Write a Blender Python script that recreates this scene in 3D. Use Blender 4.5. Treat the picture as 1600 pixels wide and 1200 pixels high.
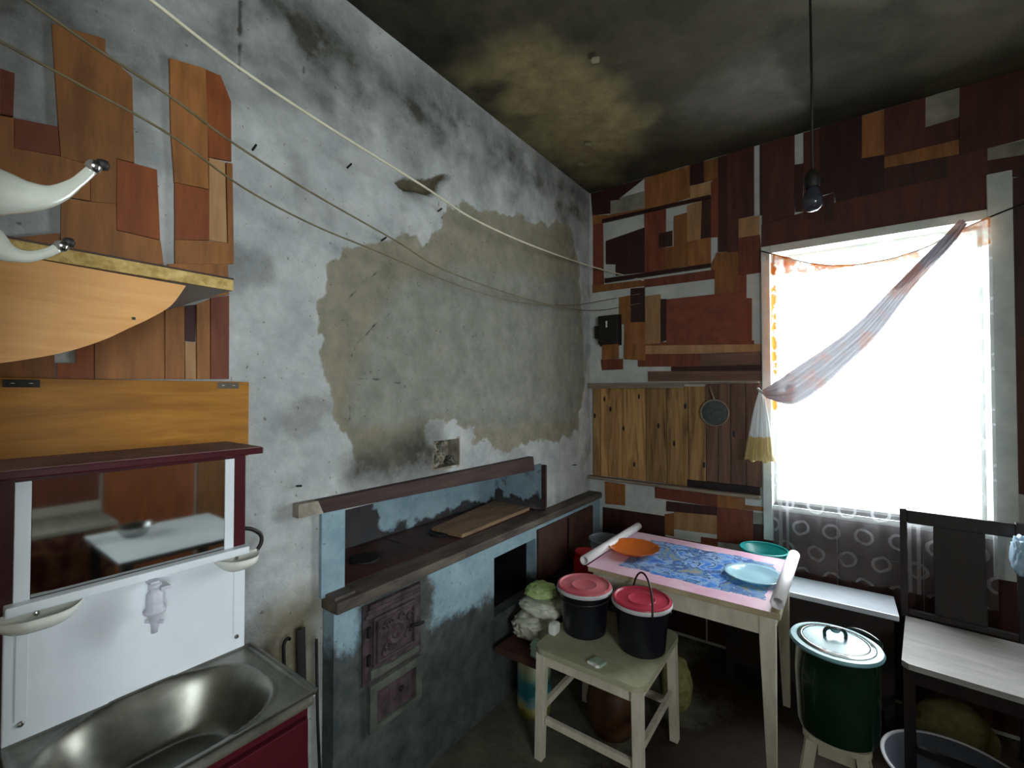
import bpy, bmesh, math, random
import numpy as np
from mathutils import Vector, Matrix, noise

for _o in list(bpy.data.objects):
    bpy.data.objects.remove(_o, do_unlink=True)
scene = bpy.context.scene
C = scene.collection
R = math.radians

# ------------------------------------------------------------------ camera
# x = 0 is the stove wall, y = 0 the window wall, z = 0 the floor (metres)
cam_data = bpy.data.cameras.new('camera')
cam_data.sensor_width = 36.0
cam_data.lens = 15.75
cam_data.clip_start = 0.02
cam = bpy.data.objects.new('camera', cam_data)
cam.location = (1.457, -2.96, 1.55)
cam.rotation_euler = (R(91.023), 0.0, R(36.1))
C.objects.link(cam)
scene.camera = cam

# ------------------------------------------------------------------ light: an overcast sky outside the window
SKY = 22.0
world = bpy.data.worlds.new('overcast_sky')
world.use_nodes = True
scene.world = world
_bg = world.node_tree.nodes['Background']
_bg.inputs[0].default_value = (0.95, 0.98, 1.0, 1)
_bg.inputs[1].default_value = SKY

def portal(name, loc, rot, sx, sy):
    d = bpy.data.lights.new(name, 'AREA')
    d.shape = 'RECTANGLE'; d.size = sx; d.size_y = sy
    d.cycles.is_portal = True
    o = bpy.data.objects.new(name, d)
    o.location = loc; o.rotation_euler = rot
    C.objects.link(o)
portal('window_portal', (1.60, 0.24, 1.64), (R(-90), 0, 0), 0.96, 1.50)

portal('fill_window_portal', (3.16, -3.45, 1.6), (0, R(90), 0), 1.1, 1.0)  # portal for the unseen window added as fill light

scene.view_settings.view_transform = 'Standard'
scene.view_settings.look = 'None'
scene.view_settings.gamma = 1.0
scene.view_settings.use_curve_mapping = False
scene.view_settings.exposure = 0.35
try:
    scene.cycles.max_bounces = 12
    scene.cycles.diffuse_bounces = 7
    scene.cycles.transparent_max_bounces = 12
    scene.cycles.sample_clamp_indirect = 8.0
    scene.cycles.use_denoising = True
except Exception:
    pass

# ------------------------------------------------------------------ measured outlines on the walls (metres)
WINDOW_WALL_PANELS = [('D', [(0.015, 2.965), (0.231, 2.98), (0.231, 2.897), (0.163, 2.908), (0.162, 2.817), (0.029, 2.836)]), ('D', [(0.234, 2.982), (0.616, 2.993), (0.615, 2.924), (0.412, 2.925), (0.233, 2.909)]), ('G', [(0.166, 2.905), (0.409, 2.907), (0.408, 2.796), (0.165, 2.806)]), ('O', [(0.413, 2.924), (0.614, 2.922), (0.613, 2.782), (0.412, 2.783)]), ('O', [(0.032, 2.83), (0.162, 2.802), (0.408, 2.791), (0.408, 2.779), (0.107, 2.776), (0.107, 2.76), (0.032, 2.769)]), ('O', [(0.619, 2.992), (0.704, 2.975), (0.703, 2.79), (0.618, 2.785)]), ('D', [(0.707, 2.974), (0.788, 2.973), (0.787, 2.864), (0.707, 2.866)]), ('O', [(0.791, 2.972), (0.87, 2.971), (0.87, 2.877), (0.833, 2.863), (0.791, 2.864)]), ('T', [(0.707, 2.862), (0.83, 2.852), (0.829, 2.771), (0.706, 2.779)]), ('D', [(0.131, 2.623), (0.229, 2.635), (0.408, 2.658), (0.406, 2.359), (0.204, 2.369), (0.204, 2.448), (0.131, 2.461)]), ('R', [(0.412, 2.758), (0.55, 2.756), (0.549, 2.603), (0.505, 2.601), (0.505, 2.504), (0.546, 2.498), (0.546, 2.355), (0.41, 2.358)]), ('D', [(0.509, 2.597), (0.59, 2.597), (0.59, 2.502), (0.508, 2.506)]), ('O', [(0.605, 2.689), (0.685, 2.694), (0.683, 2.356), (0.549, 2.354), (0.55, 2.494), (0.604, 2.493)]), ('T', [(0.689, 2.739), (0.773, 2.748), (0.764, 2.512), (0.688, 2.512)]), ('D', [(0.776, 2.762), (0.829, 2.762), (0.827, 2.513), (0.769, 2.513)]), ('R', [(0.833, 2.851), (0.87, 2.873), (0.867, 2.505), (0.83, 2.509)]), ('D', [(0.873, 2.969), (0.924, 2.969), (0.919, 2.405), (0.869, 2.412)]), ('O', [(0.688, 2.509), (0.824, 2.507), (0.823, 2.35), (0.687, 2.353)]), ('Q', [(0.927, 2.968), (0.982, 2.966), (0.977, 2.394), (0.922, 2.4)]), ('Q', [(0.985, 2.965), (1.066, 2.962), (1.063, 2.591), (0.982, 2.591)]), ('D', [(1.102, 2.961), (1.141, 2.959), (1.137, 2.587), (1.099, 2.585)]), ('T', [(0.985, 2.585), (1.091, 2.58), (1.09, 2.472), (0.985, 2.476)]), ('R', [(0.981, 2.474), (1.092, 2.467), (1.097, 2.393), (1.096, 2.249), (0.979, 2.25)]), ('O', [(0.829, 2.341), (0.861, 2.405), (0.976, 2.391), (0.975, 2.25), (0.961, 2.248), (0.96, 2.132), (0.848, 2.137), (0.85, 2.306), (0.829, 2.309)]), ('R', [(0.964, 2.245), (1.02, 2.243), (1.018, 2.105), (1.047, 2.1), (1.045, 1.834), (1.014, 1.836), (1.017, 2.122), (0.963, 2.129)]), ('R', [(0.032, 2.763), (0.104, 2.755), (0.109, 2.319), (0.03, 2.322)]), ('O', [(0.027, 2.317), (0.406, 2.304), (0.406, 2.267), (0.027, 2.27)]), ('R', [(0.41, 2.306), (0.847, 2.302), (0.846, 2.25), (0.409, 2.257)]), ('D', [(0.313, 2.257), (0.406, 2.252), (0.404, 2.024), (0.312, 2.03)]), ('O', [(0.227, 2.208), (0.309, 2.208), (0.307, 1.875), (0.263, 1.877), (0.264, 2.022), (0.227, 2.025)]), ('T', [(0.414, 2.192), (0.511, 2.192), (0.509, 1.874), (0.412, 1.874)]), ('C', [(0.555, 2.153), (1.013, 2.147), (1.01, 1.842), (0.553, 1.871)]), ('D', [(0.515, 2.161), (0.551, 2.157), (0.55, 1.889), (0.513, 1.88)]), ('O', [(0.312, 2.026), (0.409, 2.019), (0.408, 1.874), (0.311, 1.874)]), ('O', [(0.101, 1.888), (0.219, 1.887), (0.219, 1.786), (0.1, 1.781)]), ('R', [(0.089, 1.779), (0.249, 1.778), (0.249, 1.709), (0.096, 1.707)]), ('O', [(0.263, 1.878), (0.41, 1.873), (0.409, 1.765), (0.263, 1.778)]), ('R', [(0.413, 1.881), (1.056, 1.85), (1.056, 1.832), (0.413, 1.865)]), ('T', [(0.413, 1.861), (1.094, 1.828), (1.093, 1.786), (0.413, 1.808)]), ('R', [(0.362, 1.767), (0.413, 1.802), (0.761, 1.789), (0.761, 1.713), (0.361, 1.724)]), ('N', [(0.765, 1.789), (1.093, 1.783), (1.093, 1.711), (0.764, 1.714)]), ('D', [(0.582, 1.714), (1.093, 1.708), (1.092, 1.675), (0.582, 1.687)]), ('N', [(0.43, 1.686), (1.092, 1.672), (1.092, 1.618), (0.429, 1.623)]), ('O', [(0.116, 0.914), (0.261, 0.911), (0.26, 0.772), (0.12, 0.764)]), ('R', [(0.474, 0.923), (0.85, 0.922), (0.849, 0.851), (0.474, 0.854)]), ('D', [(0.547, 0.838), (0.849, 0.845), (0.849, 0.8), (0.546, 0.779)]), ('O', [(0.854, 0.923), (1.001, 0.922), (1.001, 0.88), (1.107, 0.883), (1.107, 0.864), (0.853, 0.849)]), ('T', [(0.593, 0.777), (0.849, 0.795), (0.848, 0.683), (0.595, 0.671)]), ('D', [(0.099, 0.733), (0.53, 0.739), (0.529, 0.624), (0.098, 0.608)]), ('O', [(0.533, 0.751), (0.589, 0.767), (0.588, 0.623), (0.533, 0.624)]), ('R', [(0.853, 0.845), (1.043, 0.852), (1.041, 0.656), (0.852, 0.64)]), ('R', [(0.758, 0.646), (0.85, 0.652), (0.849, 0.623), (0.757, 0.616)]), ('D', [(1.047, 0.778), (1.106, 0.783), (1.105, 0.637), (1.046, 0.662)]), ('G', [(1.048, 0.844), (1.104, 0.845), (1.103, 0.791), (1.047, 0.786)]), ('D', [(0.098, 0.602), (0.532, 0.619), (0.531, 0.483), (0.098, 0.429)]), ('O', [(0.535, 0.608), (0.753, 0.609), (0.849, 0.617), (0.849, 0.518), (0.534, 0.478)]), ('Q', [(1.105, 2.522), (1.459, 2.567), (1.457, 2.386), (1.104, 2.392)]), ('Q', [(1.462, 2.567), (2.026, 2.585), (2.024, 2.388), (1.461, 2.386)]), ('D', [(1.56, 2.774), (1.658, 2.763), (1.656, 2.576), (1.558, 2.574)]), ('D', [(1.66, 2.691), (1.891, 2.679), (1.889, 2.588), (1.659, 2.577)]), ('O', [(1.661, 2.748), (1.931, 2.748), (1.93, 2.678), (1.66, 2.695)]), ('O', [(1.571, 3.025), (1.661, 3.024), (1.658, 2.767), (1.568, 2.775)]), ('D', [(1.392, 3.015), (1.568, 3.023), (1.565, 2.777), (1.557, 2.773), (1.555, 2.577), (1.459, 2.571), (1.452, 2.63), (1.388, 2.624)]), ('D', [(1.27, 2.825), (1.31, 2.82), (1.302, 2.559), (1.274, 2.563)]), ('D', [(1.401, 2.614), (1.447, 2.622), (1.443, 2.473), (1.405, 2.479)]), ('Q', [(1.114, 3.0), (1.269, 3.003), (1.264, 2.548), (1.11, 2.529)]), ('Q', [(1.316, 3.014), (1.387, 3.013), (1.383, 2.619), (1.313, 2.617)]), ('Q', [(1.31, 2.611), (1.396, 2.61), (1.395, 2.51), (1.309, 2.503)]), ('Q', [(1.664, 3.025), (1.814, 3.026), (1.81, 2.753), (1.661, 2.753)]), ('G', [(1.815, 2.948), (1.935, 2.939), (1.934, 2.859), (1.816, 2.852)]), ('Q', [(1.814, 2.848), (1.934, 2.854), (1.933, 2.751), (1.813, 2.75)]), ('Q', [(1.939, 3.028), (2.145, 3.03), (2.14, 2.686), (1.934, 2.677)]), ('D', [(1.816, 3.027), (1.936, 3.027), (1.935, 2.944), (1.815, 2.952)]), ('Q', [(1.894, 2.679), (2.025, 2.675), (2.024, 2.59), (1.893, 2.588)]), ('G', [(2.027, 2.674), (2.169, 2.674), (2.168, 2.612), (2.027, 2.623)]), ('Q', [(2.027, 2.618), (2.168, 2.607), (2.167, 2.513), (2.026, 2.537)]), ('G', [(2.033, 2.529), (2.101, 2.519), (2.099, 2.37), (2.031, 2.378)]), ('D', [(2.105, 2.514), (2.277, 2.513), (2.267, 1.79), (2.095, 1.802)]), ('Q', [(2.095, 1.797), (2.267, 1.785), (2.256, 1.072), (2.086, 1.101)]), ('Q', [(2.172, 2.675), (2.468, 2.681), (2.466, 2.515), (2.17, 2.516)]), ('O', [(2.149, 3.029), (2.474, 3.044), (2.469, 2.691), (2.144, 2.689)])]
LEFT_WALL_PANELS = [('O', [(-2.764, 2.394), (-2.671, 2.418), (-2.671, 2.387), (-2.619, 2.352), (-2.612, 2.136), (-2.647, 2.132), (-2.646, 2.019), (-2.693, 2.008), (-2.694, 2.096), (-2.745, 2.095), (-2.75, 2.167)]), ('R', [(-2.818, 2.148), (-2.751, 2.162), (-2.746, 2.096), (-2.817, 2.082)]), ('R', [(-2.84, 2.245), (-2.819, 2.247), (-2.82, 2.152), (-2.838, 2.148)]), ('O', [(-2.874, 2.134), (-2.819, 2.147), (-2.818, 2.081), (-2.746, 2.094), (-2.696, 2.094), (-2.694, 2.009), (-2.743, 2.003), (-2.746, 1.995), (-2.813, 1.966), (-2.871, 1.951)]), ('S', [(-2.646, 2.131), (-2.565, 2.137), (-2.556, 1.953), (-2.644, 1.954)]), ('O', [(-2.743, 1.999), (-2.693, 2.007), (-2.646, 2.018), (-2.645, 1.952), (-2.555, 1.951), (-2.548, 1.89), (-2.743, 1.846)]), ('O', [(-2.541, 2.45), (-2.456, 2.47), (-2.45, 2.331), (-2.446, 2.129), (-2.526, 2.118), (-2.536, 2.265)]), ('S', [(-2.454, 2.47), (-2.417, 2.474), (-2.389, 2.413), (-2.386, 2.235), (-2.445, 2.223)]), ('T', [(-2.444, 2.221), (-2.403, 2.226), (-2.395, 1.989), (-2.441, 1.984)]), ('S', [(-2.525, 2.117), (-2.445, 2.126), (-2.442, 1.983), (-2.523, 1.963)]), ('O', [(-2.523, 1.962), (-2.442, 1.981), (-2.393, 1.988), (-2.4, 2.225), (-2.384, 2.228), (-2.377, 1.93), (-2.522, 1.897)]), ('O', [(-2.87, 1.874), (-2.812, 1.888), (-2.745, 1.917), (-2.744, 1.845), (-2.869, 1.816)]), ('O', [(-2.859, 1.819), (-2.603, 1.878), (-2.539, 1.877), (-2.538, 1.782), (-2.75, 1.742), (-2.749, 1.642), (-2.856, 1.619)]), ('O', [(-2.538, 1.893), (-2.393, 1.926), (-2.389, 1.837), (-2.436, 1.821), (-2.536, 1.782)]), ('O', [(-2.543, 1.778), (-2.5, 1.786), (-2.498, 1.585), (-2.541, 1.584)]), ('D', [(-2.498, 1.787), (-2.472, 1.794), (-2.473, 1.69), (-2.497, 1.69)]), ('O', [(-2.471, 1.795), (-2.439, 1.816), (-2.436, 1.587), (-2.468, 1.586)]), ('R', [(-2.436, 1.819), (-2.389, 1.834), (-2.387, 1.588), (-2.434, 1.587)]), ('T', [(-2.497, 1.688), (-2.472, 1.687), (-2.47, 1.586), (-2.495, 1.585)]), ('O', [(-2.682, 1.751), (-2.544, 1.778), (-2.542, 1.584), (-2.68, 1.581)]), ('S', [(-2.715, 1.746), (-2.683, 1.751), (-2.681, 1.581), (-2.745, 1.579), (-2.745, 1.616), (-2.714, 1.618)]), ('O', [(-2.856, 1.617), (-2.75, 1.64), (-2.747, 1.575), (-2.856, 1.573)])]
PATCH = [(-2.085, 1.87), (-2.062, 1.988), (-1.999, 2.084), (-1.917, 2.138), (-1.796, 2.177), (-1.642, 2.198), (-1.508, 2.332), (-1.466, 2.419), (-1.186, 2.498), (-0.769, 2.561), (-0.257, 2.676), (-0.165, 2.411), (-0.071, 1.79), (-0.122, 1.426), (-0.264, 1.258), (-0.477, 1.234), (-0.837, 1.266), (-1.021, 1.23), (-1.158, 1.294), (-1.283, 1.306), (-1.293, 1.401), (-1.583, 1.422), (-1.601, 1.334), (-1.691, 1.275), (-1.821, 1.24), (-1.911, 1.277), (-1.98, 1.356), (-2.045, 1.465), (-2.083, 1.578), (-2.108, 1.71)]
INNER = [(-1.968, 1.485), (-1.974, 1.674), (-1.856, 1.832), (-1.695, 2.015), (-1.378, 2.14), (-0.212, 2.312), (-0.1, 1.788), (-0.17, 1.383), (-0.962, 1.365), (-1.62, 1.432), (-1.954, 1.449)]
SOOT = [(-1.979, 1.203), (-1.939, 1.304), (-1.791, 1.351), (-1.62, 1.418), (-1.504, 1.325), (-1.543, 1.186), (-1.69, 1.176), (-1.938, 1.161)]
LOWDIRT = [(-2.308, 0.713), (-2.252, 0.866), (-2.158, 0.883), (-2.089, 0.858), (-2.086, 0.474), (-2.306, 0.597)]
FILM = [(-2.894, 2.414), (-2.358, 3.063), (-2.153, 2.959), (-1.468, 2.96), (0.009, 3.015), (0.008, 2.803), (-1.186, 2.781), (-1.698, 2.709), (-2.055, 2.671), (-2.237, 2.63), (-2.354, 2.629), (-2.626, 2.436), (-2.892, 2.241)]
CRACKS = [[(-1.973, 1.45), (-1.971, 1.556), (-1.972, 1.663), (-1.942, 1.736), (-1.871, 1.805), (-1.788, 1.872)], [(-1.968, 1.603), (-1.884, 1.603), (-1.743, 1.588), (-1.692, 1.567)], [(-1.293, 1.394), (-1.264, 1.336), (-1.225, 1.307), (-1.131, 1.285)], [(-1.763, 2.12), (-1.826, 2.04), (-1.915, 1.971), (-1.984, 1.886)], [(-2.105, 2.79), (-2.151, 2.694), (-2.173, 2.593)], [(-1.532, 2.441), (-1.524, 2.394), (-1.499, 2.349)]]
NAILS = [(-1.993, 2.376), (-1.836, 2.15), (-1.532, 2.365), (-0.265, 1.055), (-2.172, 1.236), (-2.323, 2.297)]
CRACK = [(-2.364, 2.741), (-2.365, 2.661), (-2.356, 2.624), (-2.366, 2.582), (-2.367, 2.522)]
CEIL_LIGHT = [(-0.004, -1.506), (0.283, -1.532), (0.471, -1.477), (0.552, -1.247), (0.638, -1.038), (0.65, -0.741), (0.575, -0.434), (0.255, -0.145), (0.093, -0.15), (0.016, -0.576), (0.001, -1.08)]
CEIL_LIGHT2 = [(0.862, -0.649), (1.028, -0.804), (1.182, -0.81), (1.337, -0.675), (1.447, -0.395), (1.338, -0.239), (1.114, -0.302), (0.888, -0.432)]
CEIL_DARK = [(-0.012, -1.942), (0.146, -1.827), (0.214, -1.447), (-0.01, -1.458), (-0.061, -1.647), (-0.056, -1.821)]
CABLES = [[(0.3, -2.726, 2.382), (0.28, -2.654, 2.386), (0.24, -2.465, 2.37), (0.19, -2.172, 2.368), (0.15, -1.762, 2.357), (0.13, -1.435, 2.333), (0.11, -0.935, 2.351), (0.052, -0.12, 2.435), (0.401, -0.012, 2.302)], [(0.3, -2.888, 2.253), (0.28, -2.834, 2.257), (0.26, -2.735, 2.239), (0.24, -2.607, 2.22), (0.2, -2.462, 2.194), (0.17, -2.242, 2.158), (0.13, -1.956, 2.128), (0.12, -1.837, 2.111), (0.11, -1.653, 2.074), (0.1, -1.4, 2.06), (0.09, -1.085, 2.057), (0.06, -0.724, 2.072), (0.05, -0.262, 2.104), (0.126, -0.02, 2.132), (0.378, -0.012, 2.149)], [(0.3, -2.893, 2.158), (0.28, -2.863, 2.162), (0.25, -2.751, 2.157), (0.22, -2.6, 2.142), (0.18, -2.425, 2.095), (0.15, -2.209, 2.066), (0.13, -1.956, 2.052), (0.1, -1.568, 2.026), (0.09, -1.245, 2.02), (0.06, -0.86, 2.047), (0.05, -0.307, 2.131), (0.15, -0.02, 2.201), (0.378, -0.012, 2.214)]]
APRON = [(-2.624, 1.762), (-2.648, 1.719), (-2.68, 1.69), (-2.713, 1.666), (-2.739, 1.647), (-2.764, 1.632), (-2.788, 1.62), (-2.811, 1.611), (-2.84, 1.602), (-2.867, 1.595)]
DRAPE_UP = [(1.91, 2.339), (1.851, 2.265), (1.783, 2.184), (1.665, 2.046), (1.538, 1.9), (1.417, 1.793), (1.289, 1.697), (1.184, 1.612), (1.106, 1.559)]
DRAPE_LO = [(1.937, 2.313), (1.894, 2.239), (1.839, 2.165), (1.747, 2.044), (1.613, 1.829), (1.497, 1.696), (1.388, 1.575), (1.258, 1.482), (1.131, 1.516)]
TAIL_L = [(1.093, 1.552), (1.066, 1.45), (1.046, 1.34), (1.025, 1.229), (1.015, 1.162)]
TAIL_R = [(1.118, 1.545), (1.136, 1.434), (1.148, 1.345), (1.159, 1.221), (1.171, 1.162)]
STRING = [(1.103, -0.06, 2.358), (1.234, -0.06, 2.294), (1.351, -0.06, 2.242), (1.463, -0.06, 2.213), (1.568, -0.06, 2.206), (1.693, -0.06, 2.216), (1.81, -0.06, 2.248), (1.899, -0.06, 2.291), (2.004, -0.06, 2.336), (2.122, -0.06, 2.377)]
MOULDINGS = [[(0.107, 2.781), (0.826, 2.77), (0.826, 2.751), (0.107, 2.757)], [(0.126, 2.355), (0.826, 2.343), (0.826, 2.321), (0.126, 2.324)], [(1.219, 3.04), (1.349, 3.035), (1.349, 3.023), (1.219, 3.024)]]
PLANKS = [(0.03, 0.087), (0.087, 0.249), (0.249, 0.415), (0.415, 0.553), (0.553, 0.687), (0.687, 0.792), (0.792, 0.861), (0.861, 0.93), (0.93, 1.013), (1.013, 1.095)]
TEAR = [(-1.771, 2.411), (-1.725, 2.445), (-1.662, 2.464), (-1.58, 2.501), (-1.508, 2.549), (-1.454, 2.571), (-1.479, 2.537), (-1.52, 2.503), (-1.528, 2.471), (-1.579, 2.424), (-1.661, 2.411), (-1.724, 2.393)]
NICHE_SOOT = [(-1.96, 0.784), (-1.878, 1.183), (-1.585, 1.092), (-1.607, 0.973), (-1.576, 0.899), (-1.375, 0.884), (-1.142, 0.873), (-0.807, 0.857), (-0.541, 0.838), (-0.392, 0.712), (-0.468, 0.293), (-1.958, 0.572)]
STOVE_GRIME = [(-2.193, 0.206), (-2.132, 0.717), (-2.069, 0.624), (-2.025, 0.591), (-2.008, 0.682), (-1.993, 0.844), (-1.948, 0.885), (-1.679, 0.822), (-1.671, 0.663), (-1.576, 0.578), (-1.412, 0.578), (-1.274, 0.556), (-1.065, 0.495), (-0.681, 0.542), (0.022, 0.372), (0.007, -1.46)]

# ------------------------------------------------------------------ helpers
random.seed(11)
def lin(c):
    return tuple(((v/255.0)/12.92 if v/255.0 <= 0.04045 else ((v/255.0+0.055)/1.055)**2.4) for v in c) + (1.0,)

class NT:
    def __init__(s, name):
        s.m = bpy.data.materials.new(name); s.m.use_nodes = True
        s.t = s.m.node_tree; s.n = s.t.nodes; s.l = s.t.links
        s.b = s.n['Principled BSDF']; s.out = s.n['Material Output']
    def node(s, typ, **kw):
        nd = s.n.new(typ)
        for k, v in kw.items():
            if k.startswith('i_'):
                key = k[2:]
                key = int(key) if key.isdigit() else key.replace('_', ' ')
                nd.inputs[key].default_value = v
            else: setattr(nd, k, v)
        return nd
    def link(s, a, b): s.l.new(a, b)
    def coords(s, scale=(1,1,1), loc=(0,0,0), out='Object'):
        tc = s.node('ShaderNodeTexCoord'); mp = s.node('ShaderNodeMapping')
        mp.inputs['Scale'].default_value = scale; mp.inputs['Location'].default_value = loc
        s.link(tc.outputs[out], mp.inputs[0]); return mp.outputs[0]
    def noise(s, vec, scale=5, detail=6, rough=.6, dist=0):
        nd = s.node('ShaderNodeTexNoise'); nd.inputs['Scale'].default_value = scale
        nd.inputs['Detail'].default_value = detail; nd.inputs['Roughness'].default_value = rough
        nd.inputs['Distortion'].default_value = dist
        s.link(vec, nd.inputs['Vector']); return nd.outputs['Fac']
    def ramp(s, fac, stops, interp='LINEAR'):
        nd = s.node('ShaderNodeValToRGB'); cr = nd.color_ramp; cr.interpolation = interp
        while len(cr.elements) < len(stops): cr.elements.new(0.5)
        for e, (p, c) in zip(cr.elements, stops):
            e.position = p; e.color = c if len(c) == 4 else tuple(c)+(1,)
        s.link(fac, nd.inputs[0]); return nd.outputs[0]
    def mix(s, fac, a, b, mode='MIX'):
        nd = s.node('ShaderNodeMix'); nd.data_type = 'RGBA'; nd.blend_type = mode
        for idx, v in ((0, fac), (6, a), (7, b)):
            if hasattr(v, 'default_value') or hasattr(v, 'is_output'): s.link(v, nd.inputs[idx])
            else: nd.inputs[idx].default_value = v
        return nd.outputs[2]
    def math(s, op, a, b=0.0, clamp=False):
        nd = s.node('ShaderNodeMath'); nd.operation = op; nd.use_clamp = clamp
        for idx, v in ((0, a), (1, b)):
            if hasattr(v, 'is_output'): s.link(v, nd.inputs[idx])
            else: nd.inputs[idx].default_value = v
        return nd.outputs[0]
    def bump(s, h, strength=.2, dist=.01):
        nd = s.node('ShaderNodeBump'); nd.inputs['Strength'].default_value = strength
        nd.inputs['Distance'].default_value = dist
        s.link(h, nd.inputs['Height']); s.link(nd.outputs[0], s.b.inputs['Normal'])
    def set(s, rough=.7, metal=0., spec=.4, coat=0.):
        s.b.inputs['Roughness'].default_value = rough; s.b.inputs['Metallic'].default_value = metal
        s.b.inputs['Specular IOR Level'].default_value = spec; s.b.inputs['Coat Weight'].default_value = coat
        return s.m

M = {}
def mottled(key, c1, c2, scale=6, rough=.7, metal=0., spec=.4, bump=.15, stretch=(1,1,1), lo=.35, hi=.68, vary=0., dist=0., coat=0., bdist=.004):
    t = NT(key); v = t.coords(stretch)
    if vary:
        oi = t.node('ShaderNodeObjectInfo'); ad = t.node('ShaderNodeVectorMath'); ad.operation = 'ADD'
        cm = t.node('ShaderNodeCombineXYZ'); rv = t.math('MULTIPLY', oi.outputs['Random'], 37.0)
        for k in range(3): t.link(rv, cm.inputs[k])
        t.link(v, ad.inputs[0]); t.link(cm.outputs[0], ad.inputs[1]); v = ad.outputs[0]
    f = t.noise(v, scale, 6, .62, dist)
    col = t.ramp(f, [(lo, lin(c1)), (hi, lin(c2))])
    if vary:
        oi = t.node('ShaderNodeObjectInfo')
        hs = t.node('ShaderNodeHueSaturation')
        vv = t.math('MULTIPLY_ADD', oi.outputs['Random'], 2*vary); 
        vv.node.inputs[2].default_value = 1-vary
        t.link(vv, hs.inputs['Value']); t.link(col, hs.inputs['Color']); col = hs.outputs[0]
    t.link(col, t.b.inputs['Base Color'])
    if bump:
        f2 = t.noise(v, scale*5, 5, .6)
        t.bump(f2, bump, bdist)
    M[key] = t.set(rough, metal, spec, coat)
    return M[key]

# wood and veneer
W_ST = (1, 1, .12)
mottled('O', (118,75,38), (154,101,54), 9, .55, bump=.12, stretch=(3,3,.5), vary=.16)
mottled('S', (122,64,30), (152,82,40), 9, .55, bump=.12, stretch=(3,3,.5), vary=.14)
mottled('R', (98,48,32), (126,68,44), 9, .55, bump=.12, stretch=(3,3,.5), vary=.2)
mottled('Q', (66,32,26), (88,44,34), 9, .6, bump=.12, stretch=(3,3,.5), vary=.22)  # dark red-brown lino; dimness above the window is put into its colour
mottled('C', (112,54,38), (136,72,50), 14, .6, bump=.2, vary=.05)
mottled('D', (44,24,22), (66,34,28), 9, .55, bump=.12, stretch=(3,3,.5), vary=.25)
mottled('T', (146,108,72), (176,136,94), 9, .55, bump=.12, stretch=(3,3,.5), vary=.12)
mottled('N', (92,66,56), (116,86,72), 9, .6, bump=.12, stretch=(.5,3,3), vary=.12)
mottled('G', (112,108,98), (150,146,136), 7, .8, bump=.2, vary=.1)
mottled('moulding', (40,18,14), (58,28,20), 8, .5, stretch=(.3,3,3))
mottled('pine', (96,66,36), (176,136,84), 5, .6, bump=.3, stretch=(4,4,.32), vary=.3, dist=1.5, lo=.3, hi=.62)
mottled('pine_dark', (84,58,46), (124,92,72), 7, .6, bump=.2, stretch=(5,5,.4), vary=.25, dist=.6)
mottled('rail_grey', (112,100,86), (150,138,120), 10, .7, stretch=(.4,4,4))
mottled('yellow_wood', (142,92,24), (178,122,40), 5, .45, bump=.1, stretch=(4,.6,6), dist=.8)
mottled('apron_wood', (208,150,88), (226,172,110), 6, .5, bump=.06, stretch=(4,.5,7), dist=.5)
mottled('chipboard', (150,120,60), (214,186,120), 60, .9, bump=.5, lo=.3, hi=.7)
mottled('shelf_under', (150,150,150), (172,172,172), 5, .6)
mottled('shelf_top', (56,40,30), (72,52,40), 8, .5)
mottled('beam', (44,30,29), (72,53,47), 8, .75, bump=.4, stretch=(3,.4,3))
mottled('old_board', (112,88,66), (150,122,94), 8, .8, bump=.3, stretch=(4,.6,2))
mottled('dark_wood', (21,16,17), (36,26,26), 8, .45, bump=.1, stretch=(3,3,.5))
mottled('brown_board', (58,36,30), (80,50,40), 8, .8, bump=.3)
mottled('seat_wood', (146,142,140), (172,168,166), 7, .3, spec=.6, bump=.06, stretch=(.6,3,3))
# paint, metal, plastic
mottled('maroon', (58,9,20), (72,14,26), 5, .35, spec=.5, bump=.04)
mottled('lid_dust', (104,74,70), (140,112,106), 7, .8, bump=.1)
mottled('white_panel', (216,222,228), (228,233,238), 4, .28, spec=.5, bump=.02)
mottled('white_plastic', (214,214,206), (230,230,222), 6, .35, bump=.02)
mottled('grey_plastic', (186,186,200), (204,204,216), 6, .4, bump=.02)
mottled('white_paint', (190,182,162), (216,208,190), 10, .55, bump=.2, stretch=(2,2,.6))
mottled('stool_top', (150,150,122), (176,174,146), 9, .6, bump=.12)
mottled('table_edge', (164,150,120), (190,176,146), 12, .6, bump=.2)
mottled('window_paint', (180,188,184), (204,210,206), 9, .5, bump=.2)
mottled('steel', (104,104,97), (150,148,140), 14, .36, metal=1., bump=.04, lo=.25, hi=.75)
mottled('chrome', (170,170,168), (200,200,198), 8, .22, metal=1., bump=0)
mottled('dark_metal', (48,46,44), (70,68,64), 20, .5, metal=.8, bump=.2)
mottled('hook_white', (196,198,188), (220,222,212), 12, .22, metal=.35, spec=.8, bump=.06)
mottled('black_iron', (16,15,16), (30,28,28), 20, .65, spec=.3, bump=.4)
mottled('iron_rust', (42,30,32), (84,70,76), 22, .75, spec=.3, bump=.6, lo=.3, hi=.7)
mottled('iron_plate', (44,26,24), (82,52,46), 8, .6, spec=.4, bump=.4, lo=.3, hi=.7)
mottled('slab', (46,43,42), (112,100,89), 9, .7, spec=.35, bump=.35, stretch=(2,.5,2), lo=.3, hi=.72)
mottled('ash_frame', (64,66,60), (92,94,86), 12, .8, bump=.5)
mottled('black_plastic', (13,14,22), (18,19,28), 5, .35, spec=.5, bump=.02)
mottled('lid_pink', (176,72,84), (198,118,124), 4, .4, bump=.05, lo=.4, hi=.62)
mottled('lid_red', (160,40,60), (182,60,80), 4, .35, bump=.05)
mottled('grey_white_plastic', (186,184,188), (206,204,208), 6, .4, bump=.02)
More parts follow.
